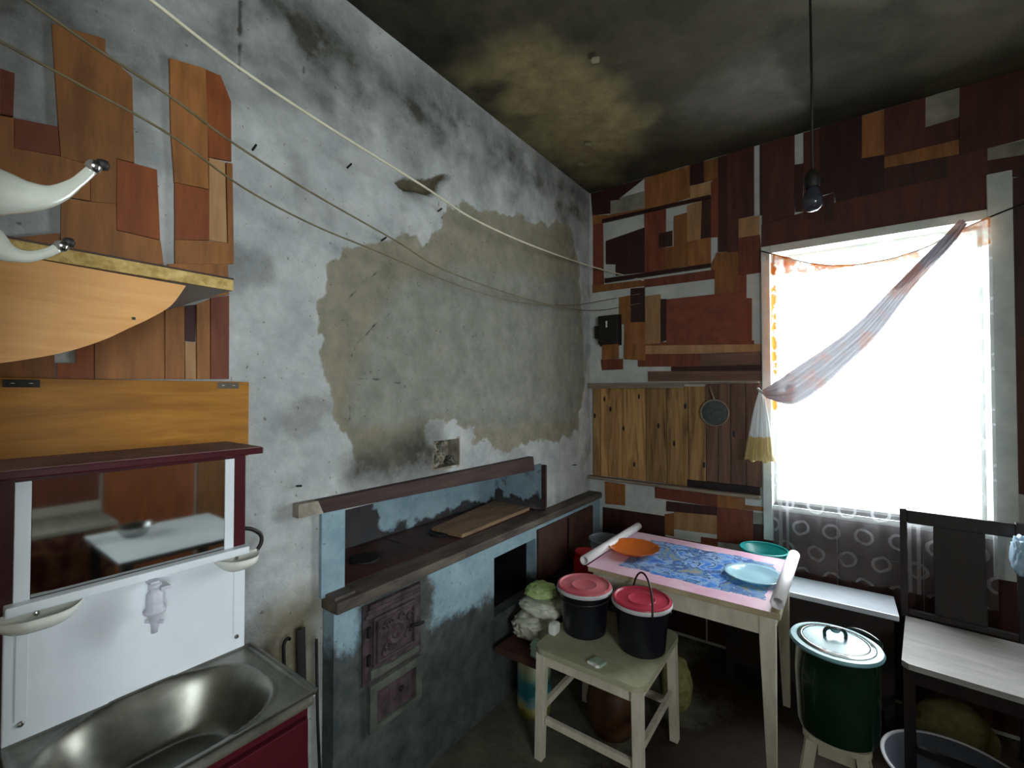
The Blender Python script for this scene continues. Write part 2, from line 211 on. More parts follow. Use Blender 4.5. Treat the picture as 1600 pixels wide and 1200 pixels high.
mottled('green_enamel', (8,34,22), (14,46,30), 5, .2, spec=.6, bump=.02, coat=.4)
mottled('lid_enamel', (104,146,156), (124,166,174), 5, .34, spec=.4, bump=.02)
mottled('teal_plastic', (28,150,150), (44,172,168), 5, .3, bump=.02)
mottled('red_plastic', (166,18,30), (188,28,40), 5, .25, bump=.02)
mottled('bench_white', (196,202,214), (214,220,230), 6, .16, spec=.8, bump=.05)
mottled('bench_dark', (34,28,28), (52,42,40), 8, .7)
mottled('bag_white', (196,196,178), (216,214,198), 9, .5, bump=.4, bdist=.01)
mottled('bag_green', (150,176,96), (190,208,150), 9, .45, bump=.4, bdist=.01)
mottled('bag_bluegreen', (150,186,160), (200,212,196), 7, .45, bump=.4, bdist=.01)
mottled('bag_red', (120,56,46), (150,84,66), 9, .45, bump=.4, bdist=.01)
mottled('paper', (212,216,206), (228,230,222), 9, .8, bump=.05)
mottled('paper_green', (140,160,140), (176,190,172), 9, .8, bump=.05)
mottled('brown_glaze', (58,36,22), (88,58,34), 5, .45, bump=.15)
mottled('mesh_sack', (112,108,60), (150,144,92), 30, .85, bump=.6, bdist=.008)
mottled('burlap', (84,78,42), (108,100,58), 30, .9, bump=.6, bdist=.008)
mottled('grey_enamel', (66,70,78), (92,96,104), 7, .35, bump=.05)
mottled('blue_bag', (150,184,214), (196,216,232), 7, .35, bump=.3, bdist=.01)
mottled('cable_beige', (196,190,166), (214,208,186), 20, .55, bump=0)
mottled('cable_dark', (96,86,62), (122,110,82), 20, .55, bump=0)
mottled('cord_black', (24,20,18), (32,28,26), 10, .6, bump=0)
mottled('rubble', (110,100,86), (170,164,152), 12, .95, bump=.6, bdist=.01)
mottled('flake', (116,110,86), (136,130,104), 12, .9, bump=.2)
mottled('sieve_mesh', (54,60,62), (82,88,88), 60, .6, bump=.4)
mottled('patterned_cloth', (74,20,24), (112,72,40), 16, .95, bump=.3, lo=.42, hi=.56)
mottled('white_cloth', (206,212,216), (222,226,230), 5, .8, bump=.1)
mottled('plain_wall', (164,158,146), (184,178,166), 4, .9, bump=.2)
mottled('chest_top', (138,134,124), (160,156,146), 8, .5, stretch=(.6,4,4))

def mirror_mat():
    t = NT('mirror_glass'); t.b.inputs['Base Color'].default_value = (.62,.66,.65,1)
    M['mirror_glass'] = t.set(.04, 1., .5)
mirror_mat()

def glass_mat(key, tint, body, transp, rough=.08):
    t = NT(key)
    tr = t.node('ShaderNodeBsdfTransparent'); tr.inputs[0].default_value = tint
    t.b.inputs['Base Color'].default_value = body; t.set(rough, 0., .7)
    mx = t.node('ShaderNodeMixShader'); mx.inputs[0].default_value = transp
    t.link(t.b.outputs[0], mx.inputs[1]); t.link(tr.outputs[0], mx.inputs[2])
    t.link(mx.outputs[0], t.out.inputs['Surface'])
    M[key] = t.m
glass_mat('orange_glass', (1,.55,.25,1), lin((222,120,52)), .25)
glass_mat('aqua_glass', (.75,.95,1,1), lin((186,220,232)), .35)
glass_mat('clear_plastic', (.85,.88,.92,1), lin((160,166,178)), .5)
glass_mat('bulb_glass', (.5,.5,.55,1), lin((60,62,70)), .35)

def pane_mat():
    t = NT('window_glass')
    tr = t.node('ShaderNodeBsdfTransparent'); tr.inputs[0].default_value = (.92,.95,.95,1)
    gl = t.node('ShaderNodeBsdfGlossy'); gl.inputs['Roughness'].default_value = .03
    mx = t.node('ShaderNodeMixShader'); mx.inputs[0].default_value = .05
    t.link(tr.outputs[0], mx.inputs[1]); t.link(gl.outputs[0], mx.inputs[2])
    t.link(mx.outputs[0], t.out.inputs['Surface']); M['window_glass'] = t.m
pane_mat()

def cloth_mat(key, base, alpha, transl=.5):
    """thin translucent cloth; base = colour socket or colour, alpha = opacity socket or number; builder returns NT"""
    t = NT(key)
    return t
def tulle_mat():
    t = NT('tulle')
    tc = t.node('ShaderNodeTexCoord')
    sx = t.node('ShaderNodeSeparateXYZ'); t.link(t.coords((1,1,1), (1.6,-.05,.57)), sx.inputs[0])
    X, Zc = sx.outputs[0], sx.outputs[2]
    # rows of woven rings, every second row shifted by half a step
    py, px = .125, .135
    row = t.math('FLOOR', t.math('DIVIDE', Zc, py))
    odd = t.math('MODULO', t.math('ABSOLUTE', row), 2.0)
    xs = t.math('ADD', t.math('DIVIDE', X, px), t.math('MULTIPLY', odd, .5))
    fx = t.math('MULTIPLY', t.math('SUBTRACT', t.math('FRACT', xs), .5), px)
    fz = t.math('MULTIPLY', t.math('SUBTRACT', t.math('FRACT', t.math('DIVIDE', Zc, py)), .5), py)
    d = t.math('SQRT', t.math('ADD', t.math('MULTIPLY', fx, fx), t.math('MULTIPLY', fz, fz)))
    ring = t.math('LESS_THAN', t.math('ABSOLUTE', t.math('SUBTRACT', d, .034)), .0065)
    # twin vertical stripes
    sfr = t.math('FRACT', t.math('DIVIDE', X, .54))
    st = t.math('ADD', t.math('LESS_THAN', t.math('ABSOLUTE', t.math('SUBTRACT', sfr, .20)), .014),
                t.math('LESS_THAN', t.math('ABSOLUTE', t.math('SUBTRACT', sfr, .26)), .014))
    pat = t.math('MAXIMUM', ring, st, True)
    # orange flowers printed along the left border and the top hem
    vec = t.coords((1,1,1))
    fl = t.noise(vec, 13, 3, .6)
    left = t.math('LESS_THAN', X, 1.275)
    top = t.math('GREATER_THAN', Zc, 2.20)
    mid = t.math('MULTIPLY', top, t.math('LESS_THAN', X, 1.78))
    zone = t.math('MAXIMUM', left, mid)
    low = t.math('GREATER_THAN', Zc, 1.45)
    flower = t.math('MULTIPLY', t.math('MULTIPLY', zone, low), t.math('GREATER_THAN', fl, .5))
    hem = t.math('LESS_THAN', Zc, .70)
    f2 = t.math('MULTIPLY', hem, t.math('GREATER_THAN', t.noise(vec, 22, 3, .6), .56))
    flower = t.math('MAXIMUM', flower, t.math('MULTIPLY', f2, .25))
    col = t.mix(flower, lin((176,174,178)), lin((206,112,34)))
    op = t.math('ADD', t.math('MULTIPLY', pat, .30), .17)
    op = t.math('MAXIMUM', op, t.math('MULTIPLY', flower, .93))
    di = t.node('ShaderNodeBsdfDiffuse'); tl = t.node('ShaderNodeBsdfTranslucent')
    t.link(col, di.inputs[0]); t.link(col, tl.inputs[0])
    m1 = t.node('ShaderNodeMixShader'); m1.inputs[0].default_value = .35
    t.link(di.outputs[0], m1.inputs[1]); t.link(tl.outputs[0], m1.inputs[2])
    tr = t.node('ShaderNodeBsdfTransparent')
    m2 = t.node('ShaderNodeMixShader'); t.link(op, m2.inputs[0])
    t.link(tr.outputs[0], m2.inputs[1]); t.link(m1.outputs[0], m2.inputs[2])
    t.link(m2.outputs[0], t.out.inputs['Surface']); M['tulle'] = t.m
tulle_mat()
def drape_mat(key, c1, c2, opac, trl):
    t = NT(key); vec = t.coords((1,1,1))
    f = t.noise(vec, 9, 3, .5)
    col = t.ramp(f, [(.48, lin(c1)), (.6, lin(c2))])
    di = t.node('ShaderNodeBsdfDiffuse'); tl = t.node('ShaderNodeBsdfTranslucent')
    t.link(col, di.inputs[0]); t.link(col, tl.inputs[0])
    m1 = t.node('ShaderNodeMixShader'); m1.inputs[0].default_value = trl
    t.link(di.outputs[0], m1.inputs[1]); t.link(tl.outputs[0], m1.inputs[2])
    tr = t.node('ShaderNodeBsdfTransparent')
    m2 = t.node('ShaderNodeMixShader'); m2.inputs[0].default_value = opac
    t.link(tr.outputs[0], m2.inputs[1]); t.link(m1.outputs[0], m2.inputs[2])
    t.link(m2.outputs[0], t.out.inputs['Surface']); M[key] = t.m
drape_mat('drape', (176,174,184), (190,156,150), .985, .05)
drape_mat('valance', (196,192,176), (196,110,40), .82, .10)
drape_mat('drape_tail', (196,198,198), (196,198,198), .93, .08)
drape_mat('drape_hem', (176,156,108), (190,172,128), .95, .06)

def attr_mat(key, base, layers, rough=.9, bumps=.25, extra=None, fine=30):
    """base = (c1,c2,scale); layers = list of (attribute, channel, c1, c2, scale) laid over one another by painted masks"""
    t = NT(key); vec = t.coords((1,1,1))
    col = t.ramp(t.noise(vec, base[2], 8, .65), [(.3, lin(base[0])), (.7, lin(base[1]))])
    seps = {}
    for (att, ch, c1, c2, sc, *sf) in layers:
        if att not in seps:
            a = t.node('ShaderNodeAttribute'); a.attribute_name = att
            sp = t.node('ShaderNodeSeparateColor'); t.link(a.outputs['Color'], sp.inputs[0]); seps[att] = sp
        m = seps[att].outputs[ch]
        br = t.noise(vec, 38, 5, .7)
        m2 = t.math('ADD', m, t.math('MULTIPLY', t.math('SUBTRACT', br, .5), .9))
        m3 = t.math('MULTIPLY', t.math('SMOOTH_MIN', t.math('MULTIPLY', t.math('SUBTRACT', m2, .28), 2.3, True), 1.0, True), t.math('MINIMUM', t.math('MULTIPLY', m, 6.0), 1.0))
        m3 = t.math('MAXIMUM', m3, 0.0, True)
        if sf: m3 = t.math('MULTIPLY', m, t.math('ADD', t.math('MULTIPLY', t.noise(vec, 11, 8, .72), 1.5), .25), True)
        c = t.ramp(t.noise(vec, sc, 8, .65), [(.3, lin(c1)), (.7, lin(c2))])
        col = t.mix(m3, col, c)
    col = t.mix(t.math('MULTIPLY', t.math('SUBTRACT', t.noise(vec, 17, 9, .75), .38), 1.3, True), col, t.mix(1.0, col, (.60,.60,.58,1), 'MULTIPLY'))
    spots = t.noise(vec, 55, 2, .5)
    col = t.mix(t.math('MULTIPLY', t.math('LESS_THAN', spots, .285), .55), col, lin((70,62,52)))
    t.link(col, t.b.inputs['Base Color'])
    h = t.math('ADD', t.noise(vec, fine, 6, .65), t.math('MULTIPLY', t.noise(vec, 6, 3, .5), 1.5))
    t.bump(h, bumps, .012)
    M[key] = t.set(rough, 0, .25)

attr_mat('left_plaster', ((150,154,155), (200,202,201), 4.5), [
    ('masks3', 0, (52,52,46), (78,76,68), 8, 1),
    ('masks', 0, (116,112,94), (146,140,120), 8),
    ('masks', 1, (122,124,116), (150,150,142), 9),
    ('masks', 2, (58,56,50), (84,82,76), 6, 1),
    ('masks2', 0, (112,106,88), (150,142,118), 5, 1),
    ('masks2', 1, (58,50,32), (92,80,52), 20),
    ('masks2', 2, (50,48,42), (70,68,58), 14)], bumps=.45)
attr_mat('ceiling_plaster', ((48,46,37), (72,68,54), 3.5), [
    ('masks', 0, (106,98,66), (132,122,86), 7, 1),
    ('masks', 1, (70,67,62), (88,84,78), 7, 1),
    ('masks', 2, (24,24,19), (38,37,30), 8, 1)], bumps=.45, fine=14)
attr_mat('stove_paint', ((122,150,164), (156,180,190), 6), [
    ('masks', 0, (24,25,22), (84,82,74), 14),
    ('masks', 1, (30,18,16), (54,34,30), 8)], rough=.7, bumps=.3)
attr_mat('back_plaster', ((176,180,178), (204,206,202), 5), [], bumps=.2)
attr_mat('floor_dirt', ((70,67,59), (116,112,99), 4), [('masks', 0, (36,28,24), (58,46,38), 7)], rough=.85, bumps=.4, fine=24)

# ------------------------------------------------------------------ object helpers
ORG = {}
def link(name, me, mat, parent, smooth):
    if mat is not None: me.materials.append(M[mat] if isinstance(mat, str) else mat)
    if smooth:
        for p in me.polygons: p.use_smooth = True
    o = bpy.data.objects.new(name, me); C.objects.link(o)
    if parent is not None: o.parent = parent
    return o
def root_org(p):
    while p is not None and p.parent is not None: p = p.parent
    return Vector(ORG.get(p.name, (0,0,0))) if p is not None else Vector((0,0,0))
def obj(name, bm, mat, parent=None, smooth=False, org=None, autosmooth=False):
    """bm in world metres; moved into the frame of its thing (or of org for a single-mesh thing)"""
    off = Vector(org) if org is not None else root_org(parent)
    bmesh.ops.translate(bm, verts=bm.verts, vec=-off)
    bmesh.ops.recalc_face_normals(bm, faces=bm.faces)
    me = bpy.data.meshes.new(name); bm.to_mesh(me); bm.free()
    o = link(name, me, mat, parent, smooth)
    if org is not None: o.location = org; ORG[o.name] = tuple(org)
    if autosmooth: sharp_by_angle(me)
    return o
def sharp_by_angle(me, ang=R(38)):
    b = bmesh.new(); b.from_mesh(me)
    for f in b.faces: f.smooth = True
    for e in b.edges:
        if len(e.link_faces) == 2 and e.calc_face_angle(0) > ang: e.smooth = False
    b.to_mesh(me); b.free()
def tag(o, label=None, cat=None, group=None, kind=None):
    if label: o['label'] = label
    if cat: o['category'] = cat
    if group: o['group'] = group
    if kind: o['kind'] = kind
    return o
def thing(name, label, cat, loc, rotz=0., group=None):
    o = bpy.data.objects.new(name, None); C.objects.link(o)
    o.empty_display_size = .05
    o.location = loc; o.rotation_euler = (0,0,rotz); ORG[o.name] = tuple(loc)
    return tag(o, label, cat, group)

def box(bm, x0, x1, y0, y1, z0, z1, bev=0., seg=2):
    vs = [bm.verts.new(p) for p in ((x0,y0,z0),(x1,y0,z0),(x1,y1,z0),(x0,y1,z0),(x0,y0,z1),(x1,y0,z1),(x1,y1,z1),(x0,y1,z1))]
    fs = [bm.faces.new([vs[i] for i in q]) for q in ((3,2,1,0),(4,5,6,7),(0,1,5,4),(1,2,6,5),(2,3,7,6),(3,0,4,7))]
    if bev > 0:
        es = list({e for f in fs for e in f.edges})
        bmesh.ops.bevel(bm, geom=es, offset=bev, segments=seg, affect='EDGES', profile=.6)
    return bm
def bx(*a, **k): return box(bmesh.new(), *a, **k)
def prism(pts, fn, d0, d1, bm=None):
    """outline pts (a,b) put through fn(a,b,d) at two depths"""
    bm = bm or bmesh.new()
    A = [bm.verts.new(fn(a,b,d0)) for a,b in pts]; B = [bm.verts.new(fn(a,b,d1)) for a,b in pts]
    bm.faces.new(A); bm.faces.new(B[::-1])
    n = len(pts)
    for i in range(n): bm.faces.new((A[i], A[(i+1)%n], B[(i+1)%n], B[i]))
    return bm
def tube(pts, rad, seg=8, bm=None, cap=True, flat=1.0, flat_axis=None):
    bm = bm or bmesh.new(); P = [Vector(p) for p in pts]; n = len(P)
    rads = rad if hasattr(rad, '__len__') else [rad]*n
    up = Vector((0,0,1)); rings = []
    prev = None
    for i in range(n):
        t = (P[min(i+1,n-1)]-P[max(i-1,0)]).normalized()
        if prev is None:
            a = t.cross(up); a = t.cross(Vector((1,0,0))) if a.length < 1e-3 else a
        else: a = prev - t*prev.dot(t)
        a.normalize(); b = t.cross(a).normalized(); prev = a
        ring = []
        for k in range(seg):
            th = 2*math.pi*k/seg
            off = a*math.cos(th)*rads[i]+b*math.sin(th)*rads[i]
            if flat_axis is not None:
                fa = Vector(flat_axis); off -= fa*off.dot(fa)*(1-flat)
            ring.append(bm.verts.new(P[i]+off))
        rings.append(ring)
    for i in range(n-1):
        for k in range(seg):
            bm.faces.new((rings[i][k], rings[i][(k+1)%seg], rings[i+1][(k+1)%seg], rings[i+1][k]))
    if cap: bm.faces.new(rings[0][::-1]); bm.faces.new(rings[-1])
    return bm
def smooth_path(pts, k=6):
    P = [Vector(p) for p in pts]; out = []
    for i in range(len(P)-1):
        p0 = P[max(i-1,0)]; p1 = P[i]; p2 = P[i+1]; p3 = P[min(i+2,len(P)-1)]
        for j in range(k):
            t = j/k
            out.append(.5*((2*p1)+(p2-p0)*t+(2*p0-5*p1+4*p2-p3)*t*t+(3*p1-p0-3*p2+p3)*t**3))
    out.append(P[-1]); return out
def lathe(prof, cx=0., cy=0., cz=0., seg=40, bm=None, fn=None):
    """profile of (r,z) pairs; r = 0 closes with a point"""
    bm = bm or bmesh.new(); rings = []
    for r, z in prof:
        if r < 1e-6: rings.append([bm.verts.new((cx,cy,cz+z))])
        else:
            ring = []
            for k in range(seg):
                th = 2*math.pi*k/seg; rr = r*(fn(th, r, z) if fn else 1.)
                ring.append(bm.verts.new((cx+rr*math.cos(th), cy+rr*math.sin(th), cz+z)))
            rings.append(ring)
    for a, b in zip(rings[:-1], rings[1:]):
        if len(a) == 1 and len(b) == 1: continue
        for k in range(seg):
            k2 = (k+1) % seg
            if len(a) == 1: bm.faces.new((a[0], b[k], b[k2]))
            elif len(b) == 1: bm.faces.new((a[k], a[k2], b[0]))
            else: bm.faces.new((a[k], a[k2], b[k2], b[k]))
    return bm
def blob(cx, cy, cz, rx, ry, rz, amp=.18, sc=9., seed=0, flat=.0, pw=.75, crumple=0.):
    bm = bmesh.new(); bmesh.ops.create_icosphere(bm, subdivisions=4, radius=1.)
    for v in bm.verts:
        d = v.co.copy()
        q = Vector([math.copysign(abs(c)**pw, c) for c in d])
        n = noise.fractal(Vector((d.x*1.3+seed*7.1, d.y*1.3+seed*3.3, d.z*1.3)), 1., 2., 3) 
        rg = 1-abs(noise.noise(d*2.6+Vector((seed*1.7,0,3.1)))*2); rg2 = 1-abs(noise.noise(d*5.5+Vector((seed*2.3,1.,0)))*2)
        f = 1 + amp*n + crumple*(.20*rg+.10*rg2-.15)
        v.co = Vector((cx+q.x*rx*f, cy+q.y*ry*f, cz+max(q.z, -1+flat)*rz*f))
    zmin = min(v.co.z for v in bm.verts); 
    for v in bm.verts: v.co.z += (cz-rz)-zmin
    return bm
def grid_quad(P, U, V, nu, nv):
    bm = bmesh.new()
    P, U, V = Vector(P), Vector(U), Vector(V)
    vs = [[bm.verts.new(P+U*(i/nu)+V*(j/nv)) for i in range(nu+1)] for j in range(nv+1)]
    for j in range(nv):
        for i in range(nu): bm.faces.new((vs[j][i], vs[j][i+1], vs[j+1][i+1], vs[j+1][i]))
    return bm

def sdpoly(px, py, poly):
    """signed distance (inside > 0) of arrays to a polygon"""
    d = np.full(px.shape, 1e9); ins = np.zeros(px.shape, bool)
    n = len(poly)
    for i in range(n):
        ax, ay = poly[i]; bx_, by = poly[(i+1)%n]
        ex, ey = bx_-ax, by-ay; wx, wy = px-ax, py-ay
        t = np.clip((wx*ex+wy*ey)/(ex*ex+ey*ey+1e-12), 0, 1)
        d = np.minimum(d, np.hypot(wx-ex*t, wy-ey*t))
        c = ((ay > py) != (by > py)) & (px < (bx_-ax)*(py-ay)/((by-ay) if abs(by-ay) > 1e-12 else 1e-12)+ax)
        ins ^= c
    return np.where(ins, d, -d)
def soft(sd, w): return np.clip(.5+sd/(2*w), 0, 1)
def set_attr(me, name, R_, G_, B_):
    a = me.attributes.new(name, 'FLOAT_COLOR', 'POINT')
    arr = np.zeros((len(me.vertices), 4), np.float32)
    arr[:,0] = R_; arr[:,1] = G_; arr[:,2] = B_; arr[:,3] = 1
    a.data.foreach_set('color', arr.ravel())
def coords_np(me):
    a = np.zeros(len(me.vertices)*3, np.float32); me.vertices.foreach_get('co', a); return a.reshape(-1,3)
def fnoise(a, b, sc, seed=0.):
    return np.array([noise.fractal(Vector((x*sc+seed, y*sc, seed)), 1., 2., 4) for x, y in zip(a.tolist(), b.tolist())])

# ------------------------------------------------------------------ the room
H = 3.0; XR = 3.1; YF = -4.2
HOLES = [(-2.007,-.66,.838,1.12), (-1.215,-.84,.44,.73), (-1.55,-1.39,1.207,1.33)]
def make_wall_left():
    st = .0125
    ys = sorted(set([round(v,4) for v in np.arange(-2.95, 0.0001, st)] + [-4.2,-3.8,-3.4] + [h for q in HOLES for h in q[:2]] + [0.0]))
    zs = sorted(set([round(v,4) for v in np.arange(0, H+.0001, st)] + [h for q in HOLES for h in q[2:]]))
    Y, Zg = np.meshgrid(np.array(ys), np.array(zs))
    ny, nz = len(ys), len(zs)
    y = Y.ravel(); z = Zg.ravel()
    n1 = fnoise(y, z, 7., 1.7); n2 = fnoise(y, z, 2.2, 9.1)
    n3 = fnoise(y, z, 22., 5.5)
    yy = y + n1*.05 + n3*.022; zz = z + np.roll(n1, 17)*.045 + np.roll(n3, 11)*.02
    patch = soft(sdpoly(yy, zz, PATCH), .016)
    inner = soft(sdpoly(y+n1*.06+n3*.02, z+n2*.05+n3*.02, INNER), .05)
    sootm = soft(sdpoly(y+n1*.06, z+n2*.06, SOOT)+.01, .07)
    tear = soft(sdpoly(y+n1*.008, z, TEAR), .01)
    low = soft(sdpoly(y+n1*.05, z+n2*.05, LOWDIRT), .06)
    film = np.clip(soft(sdpoly(y+n2*.2, z+n1*.12, FILM), .28)*(.95+n2*.5+n1*.5), 0, .98)
    film = np.maximum(film, np.clip((n2*1.0+n1*.6-.25), 0, .35))
    cr = np.zeros_like(y)
    for (a, b, wd) in [(p, q, .009) for p, q in zip(CRACK[:-1], CRACK[1:])] + [(p, q, .006) for L_ in CRACKS for p, q in zip(L_[:-1], L_[1:])]:
        a = (a[0], a[1])
        e = np.array(b)-np.array(a); w = np.stack([y-a[0], z-a[1]], 1)
        t = np.clip((w@e)/(e@e), 0, 1); d = np.hypot(*(w-t[:,None]*e).T)
        cr = np.maximum(cr, np.clip(1-(d+n3*.0012)/wd, 0, 1)*(1. if wd > .007 else .7))
    x = n1*.004 + n2*.004 - patch*.007 + inner*.003 + patch*(n3*.005 + n1*.004) - tear*.035 - cr*.006
    edge = np.ones_like(y)
    for q in HOLES:
        dq = np.maximum.reduce([q[0]-y, y-q[1], q[2]-z, z-q[3]])
        edge = np.minimum(edge, np.clip((dq-.004)/.03, 0, 1))
    x = x*np.clip(edge, 0, 1)
    x = np.where(z > 2.97, x*.3, x)
    idx = lambda j, i: j*ny+i
    faces = []
    for j in range(nz-1):
        zc = (zs[j]+zs[j+1])/2
        for i in range(ny-1):
            yc = (ys[i]+ys[i+1])/2
            if any(q[0] < yc < q[1] and q[2] < zc < q[3] for q in HOLES): continue
            faces.append((idx(j,i), idx(j,i+1), idx(j+1,i+1), idx(j+1,i)))
    me = bpy.data.meshes.new('wall_left')
    me.from_pydata(np.stack([x,y,z],1).tolist(), [], faces); me.update()
    set_attr(me, 'masks', patch, inner*patch, np.maximum(sootm, 0)*.9)
    set_attr(me, 'masks2', low, tear, cr)
    set_attr(me, 'masks3', film, 0, 0)
    o = link('wall_left', me, 'left_plaster', None, True)
    return tag(o, kind='structure')
wall_left = make_wall_left()

def make_ceiling():
    bm = grid_quad((-.4,YF-.1,H), (XR+.5,0,0), (0,-YF+.45,0), 150, 190)
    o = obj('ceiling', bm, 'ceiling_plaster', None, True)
    me = o.data; c = coords_np(me); x, y = c[:,0], c[:,1]
    n1 = fnoise(x, y, 6., 4.4); n2 = fnoise(x, y, 2., 2.2)
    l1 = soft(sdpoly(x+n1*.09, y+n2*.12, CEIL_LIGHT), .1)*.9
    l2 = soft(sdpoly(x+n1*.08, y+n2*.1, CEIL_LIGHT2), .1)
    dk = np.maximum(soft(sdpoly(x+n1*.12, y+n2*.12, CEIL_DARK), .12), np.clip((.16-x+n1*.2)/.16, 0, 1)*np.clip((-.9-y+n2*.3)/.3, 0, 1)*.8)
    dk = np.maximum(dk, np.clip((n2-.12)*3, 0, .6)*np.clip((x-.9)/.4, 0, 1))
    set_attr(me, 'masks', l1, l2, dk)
    z = c[:,2]+n1*.008; z = np.where(x < .02, H, z)
    c[:,2] = z; me.vertices.foreach_set('co', c.ravel()); me.update()
    tag(o, kind='structure')
    # flakes of paint hanging loose
    for (fx, fy, s, a) in ((.30,-.62,.03,.6), (.16,-.44,.035,1.4), (.62,-1.20,.03,.2)):
        pts = [(fx+s*math.cos(a+t)*(.6+.5*random.random()), fy+s*math.sin(a+t)*.7) for t in (0,1.1,2.2,3.3,4.4,5.4)]
        obj('plaster_flake', prism(pts, lambda p,q,d: (p,q,H-.012-d-(p-fx)*.15), 0, .002), 'flake', o)
    return o
ceiling = make_ceiling()

def make_floor():
    bm = grid_quad((-.45,YF-.1,0), (XR+.55,0,0), (0,-YF+.45,0), 120, 140)
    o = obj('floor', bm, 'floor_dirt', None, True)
    c = coords_np(o.data); n2 = fnoise(c[:,0], c[:,1], 3., 6.6)
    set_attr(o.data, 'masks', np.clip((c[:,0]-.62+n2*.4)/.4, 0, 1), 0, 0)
    return tag(o, kind='structure')
floor = make_floor()

WX0, WX1, WZ0, WZ1 = 1.145, 2.018, .905, 2.345       # clear window opening
def make_wall_back():
    T = .3
    bm = bmesh.new()
    box(bm, -.45, WX0, 0, T, 0, H); box(bm, WX1, XR+.1, 0, T, 0, H)
    box(bm, WX0, WX1, 0, T, 0, WZ0); box(bm, WX0, WX1, 0, T, WZ1, H)
    o = tag(obj('wall_back', bm, 'back_plaster'), kind='structure')
    return o
wall_back = make_wall_back()
def make_wall_right():
    bm = bmesh.new(); y0, y1, z0, z1 = -3.95, -2.95, 1.05, 2.15
    box(bm, XR, XR+.1, YF, y0, 0, H); box(bm, XR, XR+.1, y1, .3, 0, H)
    box(bm, XR, XR+.1, y0, y1, 0, z0); box(bm, XR, XR+.1, y0, y1, z1, H)
    tag(obj('wall_right', bm, 'plain_wall'), kind='structure')
    w = bpy.data.objects.new('fill_window', None); C.objects.link(w); tag(w, kind='structure'); ORG[w.name] = (0,0,0)  # unseen window added to light the washstand and window wall
    for a in ((y0,y0+.04,z0,z1),(y1-.04,y1,z0,z1),(y0+.04,y1-.04,z0,z0+.04),(y0+.04,y1-.04,z1-.04,z1),(-3.47,-3.43,z0+.04,z1-.04)):
        obj('window_frame', bx(XR+.03,XR+.07,*a), 'window_paint', w)
    obj('pane', bx(XR+.048,XR+.052,y0+.04,y1-.04,z0+.04,z1-.04), 'window_glass', w)
make_wall_right()
def make_wall_front():
    tag(obj('wall_front', bx(-.4,XR+.1,YF-.1,YF,0,H), 'plain_wall'), kind='structure')
make_wall_front()
# short cross wall on the near left, carrying the coat hook
tag(obj('wall_partition', bx(-.05,.92,-3.03,-2.93,0,H-.002,bev=.004), 'plain_wall'), kind='structure')

# veneer and lino offcuts nailed over the walls
def grow(pts, d):
    n = len(pts); area = sum(pts[i][0]*pts[(i+1)%n][1]-pts[(i+1)%n][0]*pts[i][1] for i in range(n))
    s = 1. if area > 0 else -1.; out = []
    for i in range(n):
        p0, p1, p2 = Vector(pts[i-1]), Vector(pts[i]), Vector(pts[(i+1)%n])
        e1 = (p1-p0).normalized(); e2 = (p2-p1).normalized()
        n1 = Vector((e1.y,-e1.x))*s; n2 = Vector((e2.y,-e2.x))*s
        m = n1+n2; m = m/max(m.dot(n1), .5) if m.length > 1e-4 else n1
        out.append((p1.x+m.x*d, p1.y+m.y*d))
    return out
def wall_panels():
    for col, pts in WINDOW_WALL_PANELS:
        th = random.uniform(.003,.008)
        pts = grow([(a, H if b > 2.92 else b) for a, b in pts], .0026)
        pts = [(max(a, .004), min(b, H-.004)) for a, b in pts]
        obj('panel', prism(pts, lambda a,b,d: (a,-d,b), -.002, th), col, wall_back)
    for pts in MOULDINGS:
        obj('moulding', prism(pts, lambda a,b,d: (a,-d,b), .0, .02), 'moulding', wall_back)
    for col, pts in LEFT_WALL_PANELS:
        th = random.uniform(.007,.011)
        pts = [(max(a, -2.928), b) for a, b in pts]
        obj('panel', prism(pts, lambda a,b,d: (d,a,b), -.008, th), col, wall_left)
wall_panels()
random.seed(5)
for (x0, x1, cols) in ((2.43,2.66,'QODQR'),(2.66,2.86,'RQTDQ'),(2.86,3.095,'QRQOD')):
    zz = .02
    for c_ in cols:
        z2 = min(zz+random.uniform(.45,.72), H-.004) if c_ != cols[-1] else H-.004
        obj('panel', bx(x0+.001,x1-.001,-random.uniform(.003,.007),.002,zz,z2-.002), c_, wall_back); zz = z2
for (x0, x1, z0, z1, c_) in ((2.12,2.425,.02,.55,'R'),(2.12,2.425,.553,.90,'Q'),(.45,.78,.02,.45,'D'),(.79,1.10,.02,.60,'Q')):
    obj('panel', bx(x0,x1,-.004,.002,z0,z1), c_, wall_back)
for (ny_, nz_) in NAILS:
    obj('nail', tube([(-.01,ny_,nz_),(.03,ny_-.004,nz_+.006)], .0035, 6), 'black_iron', wall_left)

